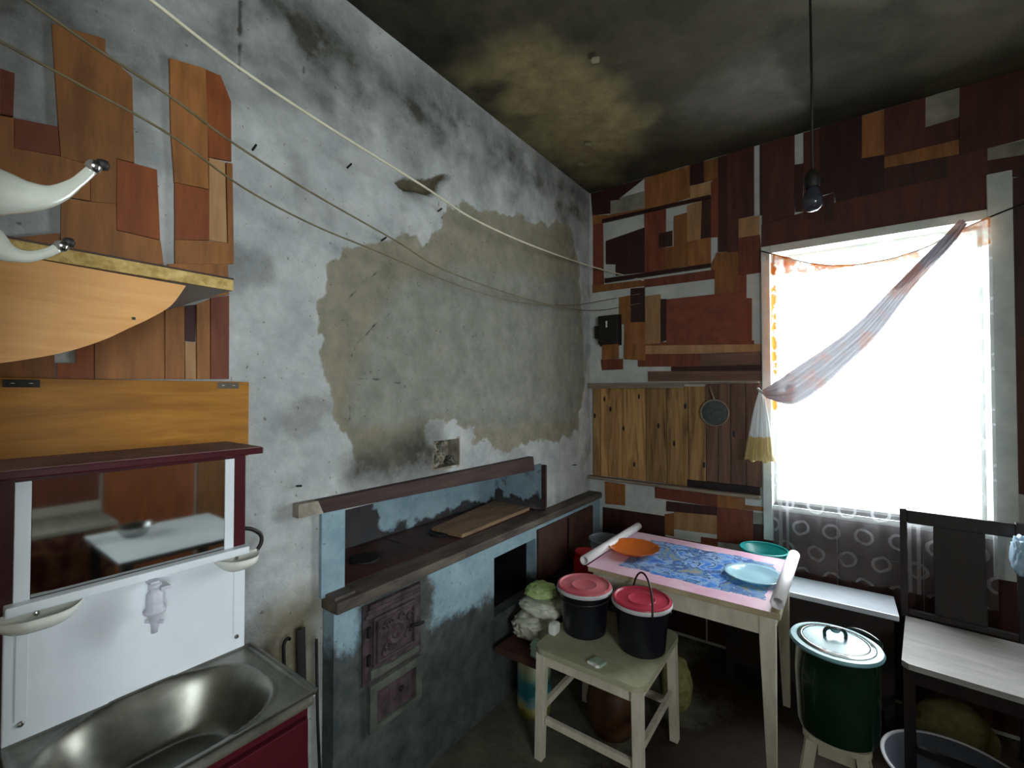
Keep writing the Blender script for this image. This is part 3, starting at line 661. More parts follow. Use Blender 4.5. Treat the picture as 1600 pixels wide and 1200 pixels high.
# ------------------------------------------------------------------ the window
def window():
    w = bpy.data.objects.new('window_1', None); C.objects.link(w); tag(w, kind='structure'); ORG[w.name] = (0,0,0)
    c = .045
    obj('casing', bx(WX0-c, WX0, -.022, .0, WZ0-.2, WZ1+c, bev=.003), 'window_paint', w)
    obj('casing', bx(WX1, WX1+.080, -.022, .0, WZ0-.2, WZ1+c+.16, bev=.003), 'window_paint', w)
    obj('casing', bx(WX0, WX1, -.022, .0, WZ1, WZ1+c, bev=.003), 'window_paint', w)
    obj('window_sill', bx(WX0, WX1, -.006, .16, WZ0-.02, WZ0, bev=.002), 'window_paint', w)
    f = .016
    obj('window_frame', bx(WX0, WX0+f, .09, .15, WZ0, WZ1), 'window_paint', w)
    obj('window_frame', bx(WX1-f, WX1, .09, .15, WZ0, WZ1), 'window_paint', w)
    obj('window_frame', bx(WX0+f, WX1-f, .09, .15, WZ0, WZ0+f), 'window_paint', w)
    obj('window_frame', bx(WX0+f, WX1-f, .09, .15, WZ1-f, WZ1), 'window_paint', w)
    obj('pane', bx(WX0+f, WX1-f, .118, .122, WZ0+f, WZ1-f), 'window_glass', w)
window()

for (a, c) in ((1.105,1.44),(1.443,1.78),(1.783,2.10)):
    obj('panel', bx(a,c,-.006,.002,.02,.70), 'D', wall_back)
    obj('panel', bx(max(a,1.15),min(c,2.03),-.006,.002,.702,WZ0-.03), 'D', wall_back)
def curtains():
    t = thing('tulle_curtain', 'sheer ring-patterned net curtain hanging over the bright window down to the bench', 'curtain', (1.6,-.05,.57))
    bm = bmesh.new(); nx, nz = 150, 40; x0, x1 = 1.152, 2.022
    sag = lambda x: 2.365 - .0*x
    def topz(x):
        S = STRING
        for a, b in zip(S[:-1], S[1:]):
            if a[0] <= x <= b[0]: return a[2]+(b[2]-a[2])*(x-a[0])/(b[0]-a[0])
        return S[0][2] if x < S[0][0] else S[-1][2]
    rows = []
    for j in range(nz+1):
        r = []
        for i in range(nx+1):
            x = x0+(x1-x0)*i/nx; zt = topz(x); z = .575+(zt-.575)*j/nz
            y = -.055+.012*math.sin(x*58+.8*math.sin(z*2.3))+.006*math.sin(x*131+z*1.7)
            r.append(bm.verts.new((x,y,z)))
        rows.append(r)
    for j in range(nz):
        for i in range(nx): bm.faces.new((rows[j][i],rows[j][i+1],rows[j+1][i+1],rows[j+1][i]))
    # keep world coordinates for the print: the object sits at the origin of the room
    o = obj('net', bm, 'tulle', t, True)
    bm = bmesh.new(); rows = []
    for j in range(13):
        r = []
        for i in range(121):
            x = 1.155+(2.018-1.155)*i/120; zt = topz(x); dz = .13+.035*math.sin(x*9)+.02*math.sin(x*23)
            r.append(bm.verts.new((x, -.078-.010*math.sin(x*52)-.004*math.sin(x*117), zt-dz*j/12)))
        rows.append(r)
    for a, c in zip(rows[:-1], rows[1:]):
        for i in range(120): bm.faces.new((a[i],a[i+1],c[i+1],c[i]))
    obj('valance', bm, 'valance', t, True)
    obj('curtain_string', tube(smooth_path(STRING, 4), .004, 6), 'cord_black', t, True)
    return t
tulle = curtains()

def drape():
    t = thing('drape_curtain', 'long pale drape pulled diagonally across the window and tied at its left side', 'curtain', (DRAPE_UP[-1][0], -.09, TAIL_L[-1][1]))
    U = smooth_path([(a,0,b) for a,b in DRAPE_UP], 6); L = smooth_path([(a,0,b) for a,b in DRAPE_LO], 6)
    bm = bmesh.new(); m = 26; rows = []
    for k, (u, l) in enumerate(zip(U, L)):
        w = (u-l).length; r = []
        for j in range(m+1):
            s = j/m; p = u.lerp(l, s)
            amp = .010+.05*min(w, .25)
            y = -.10 - amp*math.sin(s*math.pi*7+.3*math.sin(k*.15)) - .03*math.sin(s*math.pi)
            r.append(bm.verts.new((p.x, y, p.z)))
        rows.append(r)
    for a, b in zip(rows[:-1], rows[1:]):
        for j in range(m): bm.faces.new((a[j],a[j+1],b[j+1],b[j]))
    obj('drape_sweep', bm, 'drape', t, True)
    def tail(u0, u1, mat, name):
        bm = bmesh.new(); TL = smooth_path([(a,0,b) for a,b in TAIL_L], 8); TR = smooth_path([(a,0,b) for a,b in TAIL_R], 8)
        n = len(TL); rows = []
        for k in range(int(u0*(n-1)), int(u1*(n-1))+1):
            r = []
            for j in range(m+1):
                s = j/m; p = TL[k].lerp(TR[k], s); w = (TL[k]-TR[k]).length
                y = -.095-.10*w*math.sin(s*math.pi*9)-.02*math.sin(s*math.pi)-.012*k/n
                r.append(bm.verts.new((p.x, y, p.z+.006*math.sin(s*math.pi*5)*k/n)))
            rows.append(r)
        for a, b in zip(rows[:-1], rows[1:]):
            for j in range(m): bm.faces.new((a[j],a[j+1],b[j+1],b[j]))
        obj(name, bm, mat, t, True)
    tail(0, .62, 'drape_tail', 'tail'); tail(.6, 1., 'drape_hem', 'hem')
    p = DRAPE_UP[-1]
    obj('tie', tube([(p[0]-.02,-.075,p[1]+.01),(p[0]-.005,-.125,p[1]-.002),(p[0]+.02,-.12,p[1]-.02)], .008, 8), 'drape_tail', t, True)
drape()

# ------------------------------------------------------------------ masonry stove built into the wall
def stove():
    t = thing('masonry_stove', 'long built-in masonry stove with blue painted front, dark slab and hob niche under a lintel', 'stove', (.03,-1.05,0))
    def painted(name, P, U, V, nu, nv, fn):
        o = obj(name, grid_quad(P, U, V, nu, nv), 'stove_paint', t, True)
        c = coords_np(o.data)+np.array(ORG[t.name], np.float32)
        a, b = fn(c[:,0], c[:,1], c[:,2]); set_attr(o.data, 'masks', a, b, 0); return o
    # front body: four blocks round the cupboard opening, one mesh
    bm = bmesh.new(); xf = .075
    def block(y0, y1, z0, z1):
        box(bm, .012, xf, y0, y1, z0, z1)
    block(-2.083,-1.215,0,.80); block(-1.215,-.84,0,.44); block(-1.215,-.84,.73,.80); block(-.84,-.004,0,.80)
    bmesh.ops.subdivide_edges(bm, edges=[e for e in bm.edges if e.calc_length() > .1], cuts=24, use_grid_fill=True)
    o = obj('stove_body', bm, 'stove_paint', t)
    c = coords_np(o.data)+np.array(ORG[t.name], np.float32); y, z = c[:,1], c[:,2]
    n = fnoise(y, z, 5., 3.1); g = soft(sdpoly(y+n*.07, z+np.roll(n,9)*.06, STOVE_GRIME), .05)
    set_attr(o.data, 'masks', g, 0, 0)
    # cupboard recess inside the wall
    bm = bmesh.new()
    box(bm, -.32, -.30, -1.215, -.84, .44, .73); box(bm, -.30, .012, -1.235, -1.215, .44, .73); box(bm, -.30, .012, -.84, -.82, .44, .73)
    box(bm, -.30, .012, -1.215, -.84, .42, .44); box(bm, -.30, .012, -1.215, -.84, .73, .75)
    obj('cupboard_recess', bm, 'dark_wood', t)
    d = obj('cupboard_door', bx(.075,.088,-.83,-.14,.45,.775,bev=.003), 'brown_board', t)
    obj('door_strip', bx(.088,.094,-.50,-.485,.46,.77), 'dark_wood', d)
    obj('slab', bx(-.02,.093,-2.083,-.005,.80,.84,bev=.006), 'slab', t)
    obj('slab_end_block', bx(-.01,.075,-2.08,-2.0,.84,.852,bev=.004), 'slab', t)
    # hob inside the niche
    for (y0, y1) in ((-2.003,-1.56),(-1.555,-1.11),(-1.105,-.665)):
        obj('hob_plate', bx(-.36,-.022,y0,y1,.815,.839,bev=.003), 'iron_plate', t)
    for yy in (-1.78,-1.33):
        obj('hob_ring', lathe([(.0,.006),(.06,.006),(.062,.0)], -.18, yy, .839, 32), 'black_iron', t, False)
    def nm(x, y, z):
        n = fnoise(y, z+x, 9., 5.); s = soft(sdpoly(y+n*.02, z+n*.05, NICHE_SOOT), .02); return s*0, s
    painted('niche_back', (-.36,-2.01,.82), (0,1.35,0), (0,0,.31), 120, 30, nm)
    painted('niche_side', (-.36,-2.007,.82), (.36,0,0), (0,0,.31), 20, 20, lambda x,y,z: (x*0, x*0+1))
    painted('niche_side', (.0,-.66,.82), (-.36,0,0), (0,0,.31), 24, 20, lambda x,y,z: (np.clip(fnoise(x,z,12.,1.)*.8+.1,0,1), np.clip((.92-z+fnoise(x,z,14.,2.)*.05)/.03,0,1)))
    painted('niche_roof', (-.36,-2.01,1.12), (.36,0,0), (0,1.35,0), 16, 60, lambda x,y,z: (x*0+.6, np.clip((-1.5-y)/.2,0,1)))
    j = painted('jamb', (.018,-2.095,.845), (0,.09,0), (0,0,.30), 8, 20, lambda x,y,z: (np.clip(fnoise(y,z,14.,1.)*.4-.1,0,1), x*0))
    obj('jamb_core', bx(0,.017,-2.095,-2.006,.84,1.143), 'stove_paint', t)
    obj('jamb_strip', bx(0,.03,-.662,-.645,.84,1.11,bev=.002), 'beam', t)
    pts = [(-2.18,1.14),(-.785,1.097),(-.80,1.178),(-2.185,1.182)]
    obj('lintel', prism(pts, lambda a,b,d:(d,a,b), 0, .034), 'beam', t)
    obj('lintel_plaster', prism([(-2.188,1.139),(-2.10,1.137),(-2.12,1.183),(-2.188,1.184)], lambda a,b,d:(d,a,b), 0, .037), 'rubble', t)
    # fire door with relief, ash door below
    fd = obj('fire_door_frame', bx(.075,.083,-1.975,-1.70,.50,.785,bev=.003), 'iron_rust', t)
    for k in range(3):
        obj('frame_ridge', bx(.083,.092+.004*k,-1.968+.006*k,-1.708-.004*k,.735+.018*k,.750+.018*k,bev=.003), 'iron_rust', fd)
    leaf = obj('fire_door_leaf', bx(.083,.094,-1.935,-1.735,.555,.73,bev=.004), 'iron_rust', t)
    obj('relief_border', tube([(.096,-1.92,.57),(.096,-1.75,.57),(.096,-1.75,.715),(.096,-1.92,.715),(.096,-1.92,.57)], .005, 6), 'iron_rust', leaf)
    obj('relief_rosette', lathe([(0,.008),(.018,.006),(.022,.002),(.035,.007),(.042,.004),(.046,0)], 0,0,0,24), 'iron_rust', leaf)
    ro = leaf.children[-1]; ro.rotation_euler = (0, R(90), 0)
    ro.location = Vector((.094,-1.835,.643))-Vector(ORG[t.name]); ro.data.transform(Matrix.Translation(Vector(ORG[t.name])))
    for k in range(10):
        yy = -1.905+.14*random.random(); zz = .585+.11*random.random()
        obj('relief_scroll', tube([(.096,yy+.014*math.cos(a),zz+.014*math.sin(a)) for a in np.linspace(0,4.6,8)], .0035, 5), 'iron_rust', leaf, True)
    for zz in (.59,.69):
        obj('hinge', tube([(.092,-1.955,zz-.018),(.092,-1.955,zz+.018)], .008, 8), 'black_iron', leaf)
    obj('latch', tube([(.098,-1.77,.64),(.115,-1.745,.64),(.115,-1.715,.636)], .006, 6), 'black_iron', leaf, True)
    pts = [(-1.945,.515),(-1.715,.515),(-1.715,.54),(-1.85,.535),(-1.945,.55)]
    obj('frame_lip', prism(pts, lambda a,b,d:(d,a,b), .075, .092), 'ash_frame', t)
    fr = bmesh.new()
    for a in ((-1.95,-1.92,.325,.495),(-1.735,-1.705,.325,.495),(-1.92,-1.735,.465,.495),(-1.92,-1.735,.325,.345)):
        box(fr, .075, .095, *a)
    ad = obj('ash_door_frame', fr, 'ash_frame', t)
    obj('ash_door_leaf', bx(.075,.082,-1.92,-1.735,.345,.465), 'iron_rust', t)
    obj('ash_door_knob', lathe([(0,.02),(.01,.018),(.012,.008),(.006,0)], .083,-1.80,.40,12), 'black_iron', ad)
    # cleaning hatch in the wall above the hob, filled with broken brick
    bm = bmesh.new()
    box(bm, -.08,-.07,-1.55,-1.39,1.207,1.33); box(bm, -.07,.0,-1.56,-1.55,1.2,1.34); box(bm, -.07,.0,-1.39,-1.38,1.2,1.34)
    box(bm, -.07,.0,-1.55,-1.39,1.197,1.207); box(bm, -.07,.0,-1.55,-1.39,1.33,1.34)
    h = obj('flue_hatch', bm, 'rubble', t)
    for k in range(16):
        yy = -1.53+.12*random.random(); zz = 1.222+.095*random.random(); s = random.uniform(.010,.022)
        obj('rubble_piece', blob(-.052+.02*random.random(), yy, zz, s, s*1.3, s, .5, seed=k, pw=.9), 'rubble' if k % 3 else 'ash_frame', h)
stove()
ob = obj('hob_board', prism([(-.226,-1.345),(-.03,-1.334),(-.05,-.715),(-.33,-.70)], lambda a,b,d:(a,b,.8405+d), 0, .018), 'old_board', org=(-.15,-1.03,.8405))
tag(ob, 'bare tan chipboard sheet lying on the stove hob inside the niche', 'board')

# ------------------------------------------------------------------ washstand
def washstand():
    t = thing('washstand', 'maroon washstand cabinet with mirror, white splash panel and steel sink', 'washstand', (.26,-2.62,0))
    y0, y1 = -2.845, -2.413
    bm = bx(.02,.496,y0,y1,.0,.755)
    box(bm, .4925,.496,y0,y1,.755,.862); box(bm, .02,.4925,y0,y0+.012,.755,.868); box(bm, .02,.4925,y1-.012,y1,.755,.868)
    b = obj('base_cabinet', bm, 'maroon', t)
    for (a, c) in ((y0+.006,-2.635),(-2.628,y1-.006)):
        d = obj('door', bx(.4965,.511,a,c,.06,.835,bev=.003), 'maroon', t)
        hy = c-.03 if a < -2.7 else a+.03
        obj('handle', tube([(.511,hy,.55),(.531,hy,.55),(.531,hy,.65),(.511,hy,.65)], .005, 8), 'chrome', d, True)
    obj('tank_case', bx(.02,.186,y0,y1,.869,1.39,bev=.002), 'maroon', t)
    obj('lid', bx(.006,.25,-2.872,-2.398,1.391,1.407,bev=.003), 'maroon', t)
    obj('lid_dust', bx(.036,.247,-2.869,-2.401,1.407,1.4085), 'lid_dust', t)
    obj('mirror', bx(.1865,.191,-2.803,-2.466,1.152,1.378), 'mirror_glass', t)
    for (a, c) in ((-2.826,-2.804),(-2.465,-2.444)):
        obj('white_strip', bx(.1865,.193,a,c,1.15,1.378,bev=.001), 'white_panel', t)
    sp = obj('splash_panel', bx(.1865,.199,-2.838,-2.418,.888,1.142,bev=.002), 'white_panel', t)
    for yy in (-2.814,-2.437):
        bm = lathe([(0,.004),(.004,.003),(.006,0)], 0,0,0,12); bm.transform(Matrix.Translation(Vector((.1992,yy,.921)))@Matrix.Rotation(R(90),4,'Y'))
        obj('screw', bm, 'chrome', sp)
        obj('strip_ridge', bx(.199,.2005,yy-.008,yy+.008,.93,1.10,bev=.0005), 'white_panel', sp)
    bm = bx(.1865,.216,-2.838,-2.415,1.131,1.150,bev=.003)
    obj('ledge', bm, 'white_panel', t)
    def dish(ya, yb):
        # boat-shaped plastic tray: flat top edge, rounded belly
        bm = bmesh.new(); n = 18; rings = []
        for i in range(n+1):
            s = i/n; y = ya+(yb-ya)*s
            w = .058*(1-abs(2*s-1)**3.2)+.012; dpt = .026*(1-abs(2*s-1)**3)+.008
            prof = [(0,0),(0,-dpt*.9),(w*.5,-dpt),(w*.9,-dpt*.55),(w,.0),(w-.004,0),(w*.86,-dpt*.45),(w*.48,-dpt*.82),(.005,-dpt*.72),(.005,0)]
            rings.append([bm.verts.new((.2+px, y, 1.134+pz)) for px, pz in prof])
        for a, c in zip(rings[:-1], rings[1:]):
            m = len(a)
            for k in range(m): bm.faces.new((a[k],a[(k+1)%m],c[(k+1)%m],c[k]))
        bm.faces.new(rings[0]); bm.faces.new(rings[-1][::-1])
        d = obj('soap_dish', bm, 'white_plastic', t, True)
        bm = lathe([(0,.003),(.004,.002),(.005,0)], 0,0,0,10); bm.transform(Matrix.Translation(Vector((.2055,(ya+yb)/2,1.124)))@Matrix.Rotation(R(90),4,'Y'))
        obj('screw', bm, 'chrome', d)
    dish(-2.862,-2.73); dish(-2.492,-2.392)
    tp = obj('tap_nozzle', lathe([(.0,1.13),(.012,1.13),(.013,1.12),(.009,1.116),(.015,1.108),(.0165,1.09),(.015,1.077),(.021,1.073),(.020,1.066),(.010,1.058),(.009,1.045),(.0065,1.04),(.006,1.022),(.0,1.02)], .237,-2.62,0,24), 'grey_plastic', t, True)
    obj('tap_lever', bx(.228,.262,-2.616,-2.598,1.117,1.125,bev=.002), 'grey_plastic', tp)
    obj('tap_stem', bx(.199,.24,-2.628,-2.612,1.122,1.134,bev=.003), 'grey_plastic', tp)
    obj('drip_pin', tube([(.222,-2.632,1.046),(.252,-2.608,1.046)], .004, 8), 'grey_plastic', tp)
    obj('towel_hook', tube(smooth_path([(.12,y1+.002,1.172),(.12,-2.375,1.168),(.12,-2.345,1.145),(.12,-2.342,1.12),(.12,-2.356,1.10),(.12,-2.372,1.092)],5), .0055, 8), 'dark_metal', t, True)
    # steel sink: sheet with rolled edge and an oblong bowl
    sx0, sx1, sy0, sy1, sz = .186, .527, -2.852, -2.392, .887
    nx, ny = 72, 96; bm = bmesh.new(); rows = []
    cx, cy, hx, hy = .352, -2.63, .138, .172
    for i in range(nx+1):
        r = []
        for k in range(ny+1):
            x = sx0+(sx1-sx0)*i/nx; y = sy0+(sy1-sy0)*k/ny
            # rounded outer corners
            qx = max(abs(x-(sx0+sx1)/2)-((sx1-sx0)/2-.035), 0); qy = max(abs(y-(sy0+sy1)/2)-((sy1-sy0)/2-.035), 0)
            q = math.hypot(qx, qy)
            if q > .035:
                f = .035/q; ccx = (sx0+sx1)/2+math.copysign((sx1-sx0)/2-.035, x-(sx0+sx1)/2); ccy = (sy0+sy1)/2+math.copysign((sy1-sy0)/2-.035, y-(sy0+sy1)/2)
                x = ccx+(x-ccx)*f if qx > 0 else x; y = ccy+(y-ccy)*f if qy > 0 else y
            e = min(x-sx0, sx1-x, y-sy0, sy1-y); e = max(e, 0)
            z = sz + .004*math.exp(-((e-.012)/.006)**2) - (.016 if e < .002 else 0) - .002*(e > .02)
            u = (abs((x-cx)/hx)**2.6+abs((y-cy)/hy)**2.6)**(1/2.6)
            if u < 1.12:
                s = min(max((1.10-u)/.42, 0), 1); z = z-.115*(s*s*(3-2*s)) + .003*math.exp(-((u-1.1)/.03)**2)
            r.append(bm.verts.new((x,y,z)))
        rows.append(r)
    for i in range(nx):
        for k in range(ny): bm.faces.new((rows[i][k],rows[i+1][k],rows[i+1][k+1],rows[i][k+1]))
    sk = obj('sink', bm, 'steel', t, True)
    obj('drain', lathe([(0,.003),(.018,.003),(.022,.006),(.026,.001)], cx+.0,cy-.06,sz-.117,20), 'chrome', sk, True)
washstand()

# fire irons leaning on the wall beside the washstand
tag(obj('fire_shovel', tube([(.16,-2.215,.012),(.10,-2.20,.45),(.055,-2.187,.79)], [.020,.016,.018], 8, flat=.35, flat_axis=(.95,.3,0)), 'black_iron', org=(.16,-2.215,0)),
    'broad black iron bar leaning on the wall between sink and stove', 'fire iron', 'fire irons between sink and stove')
tag(
    obj('fire_poker', tube(smooth_path([(.15,-2.268,.008),(.095,-2.25,.5),(.06,-2.243,.72),(.05,-2.238,.762),(.044,-2.225,.772),(.04,-2.215,.765)],4), .0055, 8), 'black_iron', None, True, org=(.15,-2.268,0)),
    'bent-topped black iron poker leaning left of the broad iron bar', 'fire iron', 'fire irons between sink and stove')
tag(obj('fire_rod', tube([(.15,-2.155,.006),(.09,-2.148,.5),(.07,-2.142,.742)], .005, 8), 'black_iron', None, True, org=(.15,-2.155,0)),
    'thin straight black iron rod leaning nearest the stove corner', 'fire iron', 'fire irons between sink and stove')

# ------------------------------------------------------------------ boards, shelf and hook on the left
def left_fittings():
    t = thing('wall_board', 'yellow-brown varnished plank fixed to the wall above the washstand', 'board', (.012,-2.63,1.36))
    obj('plank', bx(.011,.032,-2.926,-2.34,1.36,1.58,bev=.002), 'yellow_wood', t)
    for (a, c) in ((-2.83,-2.775),(-2.425,-2.37)):
        h = obj('hinge_plate', bx(.032,.034,a,c,1.560,1.577), 'chrome' if a > -2.5 else 'dark_metal', t)
        for k in (.25,.75): obj('rivet', lathe([(0,.002),(.003,.001),(.004,0)],0,0,0,8), 'white_plastic', h).data.transform(Matrix.Translation(Vector((.035,a+(c-a)*k,1.568))))
    s = thing('wall_shelf', 'deep chipboard shelf with a curved orange apron under its front edge', 'shelf', (.2,-2.73,1.56))
    obj('shelf_board', bx(.011,.402,-2.926,-2.54,1.768,1.790), 'shelf_under', s)
    obj('shelf_top', bx(.011,.41,-2.926,-2.538,1.790,1.794), 'shelf_top', s)
    obj('raw_edge', bx(.402,.41,-2.926,-2.539,1.767,1.790), 'chipboard', s)
    arc = [(a, b) for a, b in APRON]; arc = smooth_path([(a,0,b) for a,b in arc], 4); pts = [(p.x, p.z) for p in arc]
    pts = [(max(a,-2.925),b) for a,b in pts]
    pts += [(-2.925, pts[-1][1]-.002), (-2.925,1.767)]
    obj('apron', prism(pts, lambda a,b,d:(d,a,b), .392, .4075), 'apron_wood', s)
    obj('apron_screw', bx(.4075,.409,-2.708,-2.703,1.683,1.688), 'dark_metal', s)
    obj('side_cleat', bx(.011,.39,-2.926,-2.91,1.70,1.767), 'apron_wood', s)
    h = thing('coat_hook', 'white enamelled double coat hook with ball tips above the shelf', 'hook', (.8,-2.93,1.72))
    obj('hook_plate', bx(.782,.818,-2.93,-2.922,1.655,1.785,bev=.003), 'hook_white', h)
    up = smooth_path([(.8,-2.926,1.743),(.8,-2.904,1.745),(.8,-2.883,1.748),(.8,-2.866,1.756),(.8,-2.851,1.773),(.8,-2.839,1.792)],5)
    rr = np.interp(np.linspace(0,1,len(up)), [0,.2,.4,.6,.8,1], [.026,.0225,.0145,.009,.0055,.005])
    obj('upper_prong', tube(up, list(rr), 14, flat=.6, flat_axis=(1,0,0)), 'hook_white', h, True)
    obj('ball_tip', lathe([(0,-.0075),(.005,-.0055),(.0075,0),(.005,.0055),(0,.0075)], .8,-2.837,1.797,16), 'chrome', h, True)
    obj('tip_cap', lathe([(0,-.0065),(.005,-.0045),(.0065,0),(.005,.0045),(0,.0065)], .797,-2.829,1.803,16), 'cord_black', h, True)
    lo = smooth_path([(.8,-2.926,1.706),(.8,-2.911,1.694),(.8,-2.899,1.687),(.8,-2.886,1.686),(.8,-2.873,1.692),(.8,-2.864,1.700)],5)
    rr = np.interp(np.linspace(0,1,len(lo)), [0,.25,.5,.75,1], [.020,.014,.007,.0048,.0045])
    obj('lower_prong', tube(lo, list(rr), 14, flat=.7, flat_axis=(1,0,0)), 'hook_white', h, True)
    web = smooth_path([(.8,-2.93,1.73),(.8,-2.918,1.712),(.8,-2.93,1.66)],5)
    obj('hook_web', tube(web, .010, 10, flat=.7, flat_axis=(1,0,0)), 'hook_white', h, True)
    obj('ball_tip', lathe([(0,-.0065),(.0045,-.0045),(.0065,0),(.0045,.0045),(0,.0065)], .8,-2.861,1.703,16), 'chrome', h, True)
    obj('tip_cap', lathe([(0,-.0055),(.004,-.004),(.0055,0),(.004,.004),(0,.0055)], .797,-2.855,1.709,16), 'cord_black', h, True)
left_fittings()

# ------------------------------------------------------------------ cables and lamp
for pts, r, mat, lab in zip(CABLES, (.0044,.0031,.0028), ('cable_beige','cable_dark','cable_dark'),
        ('thick pale electric cable, uppermost of three strung along the stove wall', 'dark thin electric wire, middle of three strung along the stove wall', 'dark thin electric wire, lowest of three strung along the stove wall')):
    p0, p1 = Vector(pts[0]), Vector(pts[1]); k = (-2.929-p0.y)/(p0.y-p1.y)
    P = smooth_path([tuple(p0+(p0-p1)*k)]+list(pts), 8)
    tag(obj('electric_cable', tube(P, r, 8), mat, None, True, org=tuple(P[-1])), lab, 'cable', 'cables strung along the stove wall')
def pendant():
    x, y = 1.392, -1.15
    t = thing('pendant_lamp', 'bare bulb in a dark socket hanging on a long cord from the ceiling', 'lamp', (x,y,2.18))
    obj('cord', tube([(x,y,2.998),(x+.002,y,2.6),(x,y,2.29)], .004, 8), 'cord_black', t, True)
    obj('socket', lathe([(.0,2.30),(.012,2.298),(.018,2.285),(.022,2.275),(.022,2.245),(.019,2.24)], x,y,0,20), 'cord_black', t, True)
    obj('bulb', lathe([(.014,2.245),(.016,2.235),(.026,2.215),(.031,2.195),(.028,2.175),(.016,2.162),(0,2.158)], x,y,0,24), 'bulb_glass', t, True)
    obj('ceiling_rose', lathe([(.0,2.97),(.02,2.972),(.035,2.985),(.038,2.999),(0,2.999)], x,y,0,20), 'white_plastic', t, True)
pendant()

# ------------------------------------------------------------------ window wall fittings
def rack():
    t = thing('plank_board', 'wide board of upright pine planks between two rails, left of the window', 'board', (.55,-.02,.93))
    for i, (a, b) in enumerate(PLANKS):
        light = i < 6
        z0 = .955+.004*random.random(); z1 = 1.585 if light else 1.60
        if not light: z0 = 1.0
        y1 = -.008-random.uniform(.008,.012)
        obj('plank', bx(max(a,.006)+.0018, b-.0018, y1, -.0075, z0, z1, bev=.003), 'pine' if light else 'pine_dark', t)
    obj('top_rail', bx(.006,.66,-.045,-.0075,1.575,1.612,bev=.003), 'rail_grey', t)
    obj('top_rail', bx(.66,1.085,-.03,-.0075,1.600,1.612,bev=.002), 'rail_grey', t)
    obj('bottom_rail', bx(.006,1.088,-.06,-.0075,.935,.953,bev=.003), 'rail_grey', t)
    obj('bottom_board', bx(.68,1.085,-.022,-.0075,.955,1.0,bev=.002), 'dark_wood', t)
    for (px_, pz_) in ((.12,1.50),(.165,1.43),(.37,1.52),(.335,1.06),(.50,1.33),(.60,1.22),(.26,1.30),(.67,1.46),(.78,1.10),(.95,1.30),(.045,1.38)):
        bm = lathe([(0,.0012),(.005,.001),(.008,0)],0,0,0,12)
        bm.transform(Matrix.Translation(Vector((px_,-.0195,pz_)))@Matrix.Scale(2.4,4,(0,0,1))@Matrix.Rotation(R(90),4,'X'))
        obj('knot', bm, 'dark_wood', t)
    s = thing('sieve', 'round wire sieve hanging on the darker planks beside the window', 'sieve', (.85,-.04,1.42))
    cx, cz, r = .847, 1.424, .078
    obj('sieve_rim', tube([(cx+r*math.cos(a),-.04,cz+r*math.sin(a)) for a in np.linspace(0,2*math.pi,33)], .005, 8), 'rail_grey', s, True)
    bm = lathe([(0,.012),(.03,.010),(.055,.006),(r,0)], 0,0,0,32); bm.transform(Matrix.Translation(Vector((cx,-.036,cz)))@Matrix.Rotation(R(90),4,'X'))
    obj('sieve_mesh', bm, 'sieve_mesh', s, True)
    obj('sieve_handle', tube([(cx+.0,-.04,cz+r),(cx-.015,-.037,cz+.12),(cx-.03,-.034,cz+.165)], .005, 8), 'rail_grey', s, True)
    obj('sieve_hook', tube([(cx-.03,-.034,cz+.165),(cx-.031,-.02,cz+.172)], .003, 6), 'dark_metal', s, True)
    m = thing('fuse_box', 'small black electric box on the wall beside the corner', 'electric box', (.16,-.03,1.87))
    obj('case', bx(.088,.235,-.055,-.0065,1.885,2.085,bev=.006), 'cord_black', m)
    obj('side_terminal', bx(.052,.088,-.035,-.0065,1.93,2.02,bev=.004), 'cord_black', m)
    obj('counter_window', bx(.148,.160,-.0565,-.055,2.0,2.045), 'white_plastic', m)
    obj('base_board', bx(.08,.243,-.0065,-.001,1.875,2.09), 'dark_wood', m)
rack()

# ------------------------------------------------------------------ table, cloth and dishes
def table():
    t = thing('kitchen_table', 'white painted kitchen table with tapered legs under the printed oilcloth', 'table', (.865,-.64,0))
    x0, x1, y0, y1 = .455, 1.268, -.955, -.31
    obj('tabletop', bx(x0,x1,y0,y1,.672,.699,bev=.003), 'table_edge', t)
    for (a, b, c, d) in ((x0+.05,x1-.05,y0+.022,y0+.04),(x0+.05,x1-.05,y1-.04,y1-.022)):
        obj('apron', bx(a,b,c,d,.592,.672), 'white_paint', t)
    for (a, b) in ((x0+.025,x0+.043),(x1-.043,x1-.025)):
        obj('apron', bx(a,b,y0+.06,y1-.06,.592,.672), 'white_paint', t)
    for sx in (-1,1):
        for sy in (-1,1):
            cx = x0+.02 if sx < 0 else x1-.02; cy = y0+.018 if sy < 0 else y1-.018
            bm = bmesh.new(); rings = []
            for z, w in ((.0,.03),(.58,.055),(.672,.055)):
                q = [(cx,cy),(cx-sx*w,cy),(cx-sx*w,cy-sy*w),(cx,cy-sy*w)]
                if sx*sy < 0: q = q[::-1]
                rings.append([bm.verts.new((a,b,z)) for a,b in q])
            for a, b in zip(rings[:-1], rings[1:]):
                for k in range(4): bm.faces.new((a[k],a[(k+1)%4],b[(k+1)%4],b[k]))
            bm.faces.new(rings[0][::-1]); bm.faces.new(rings[-1])
            obj('leg', bm, 'white_paint', t)
table()

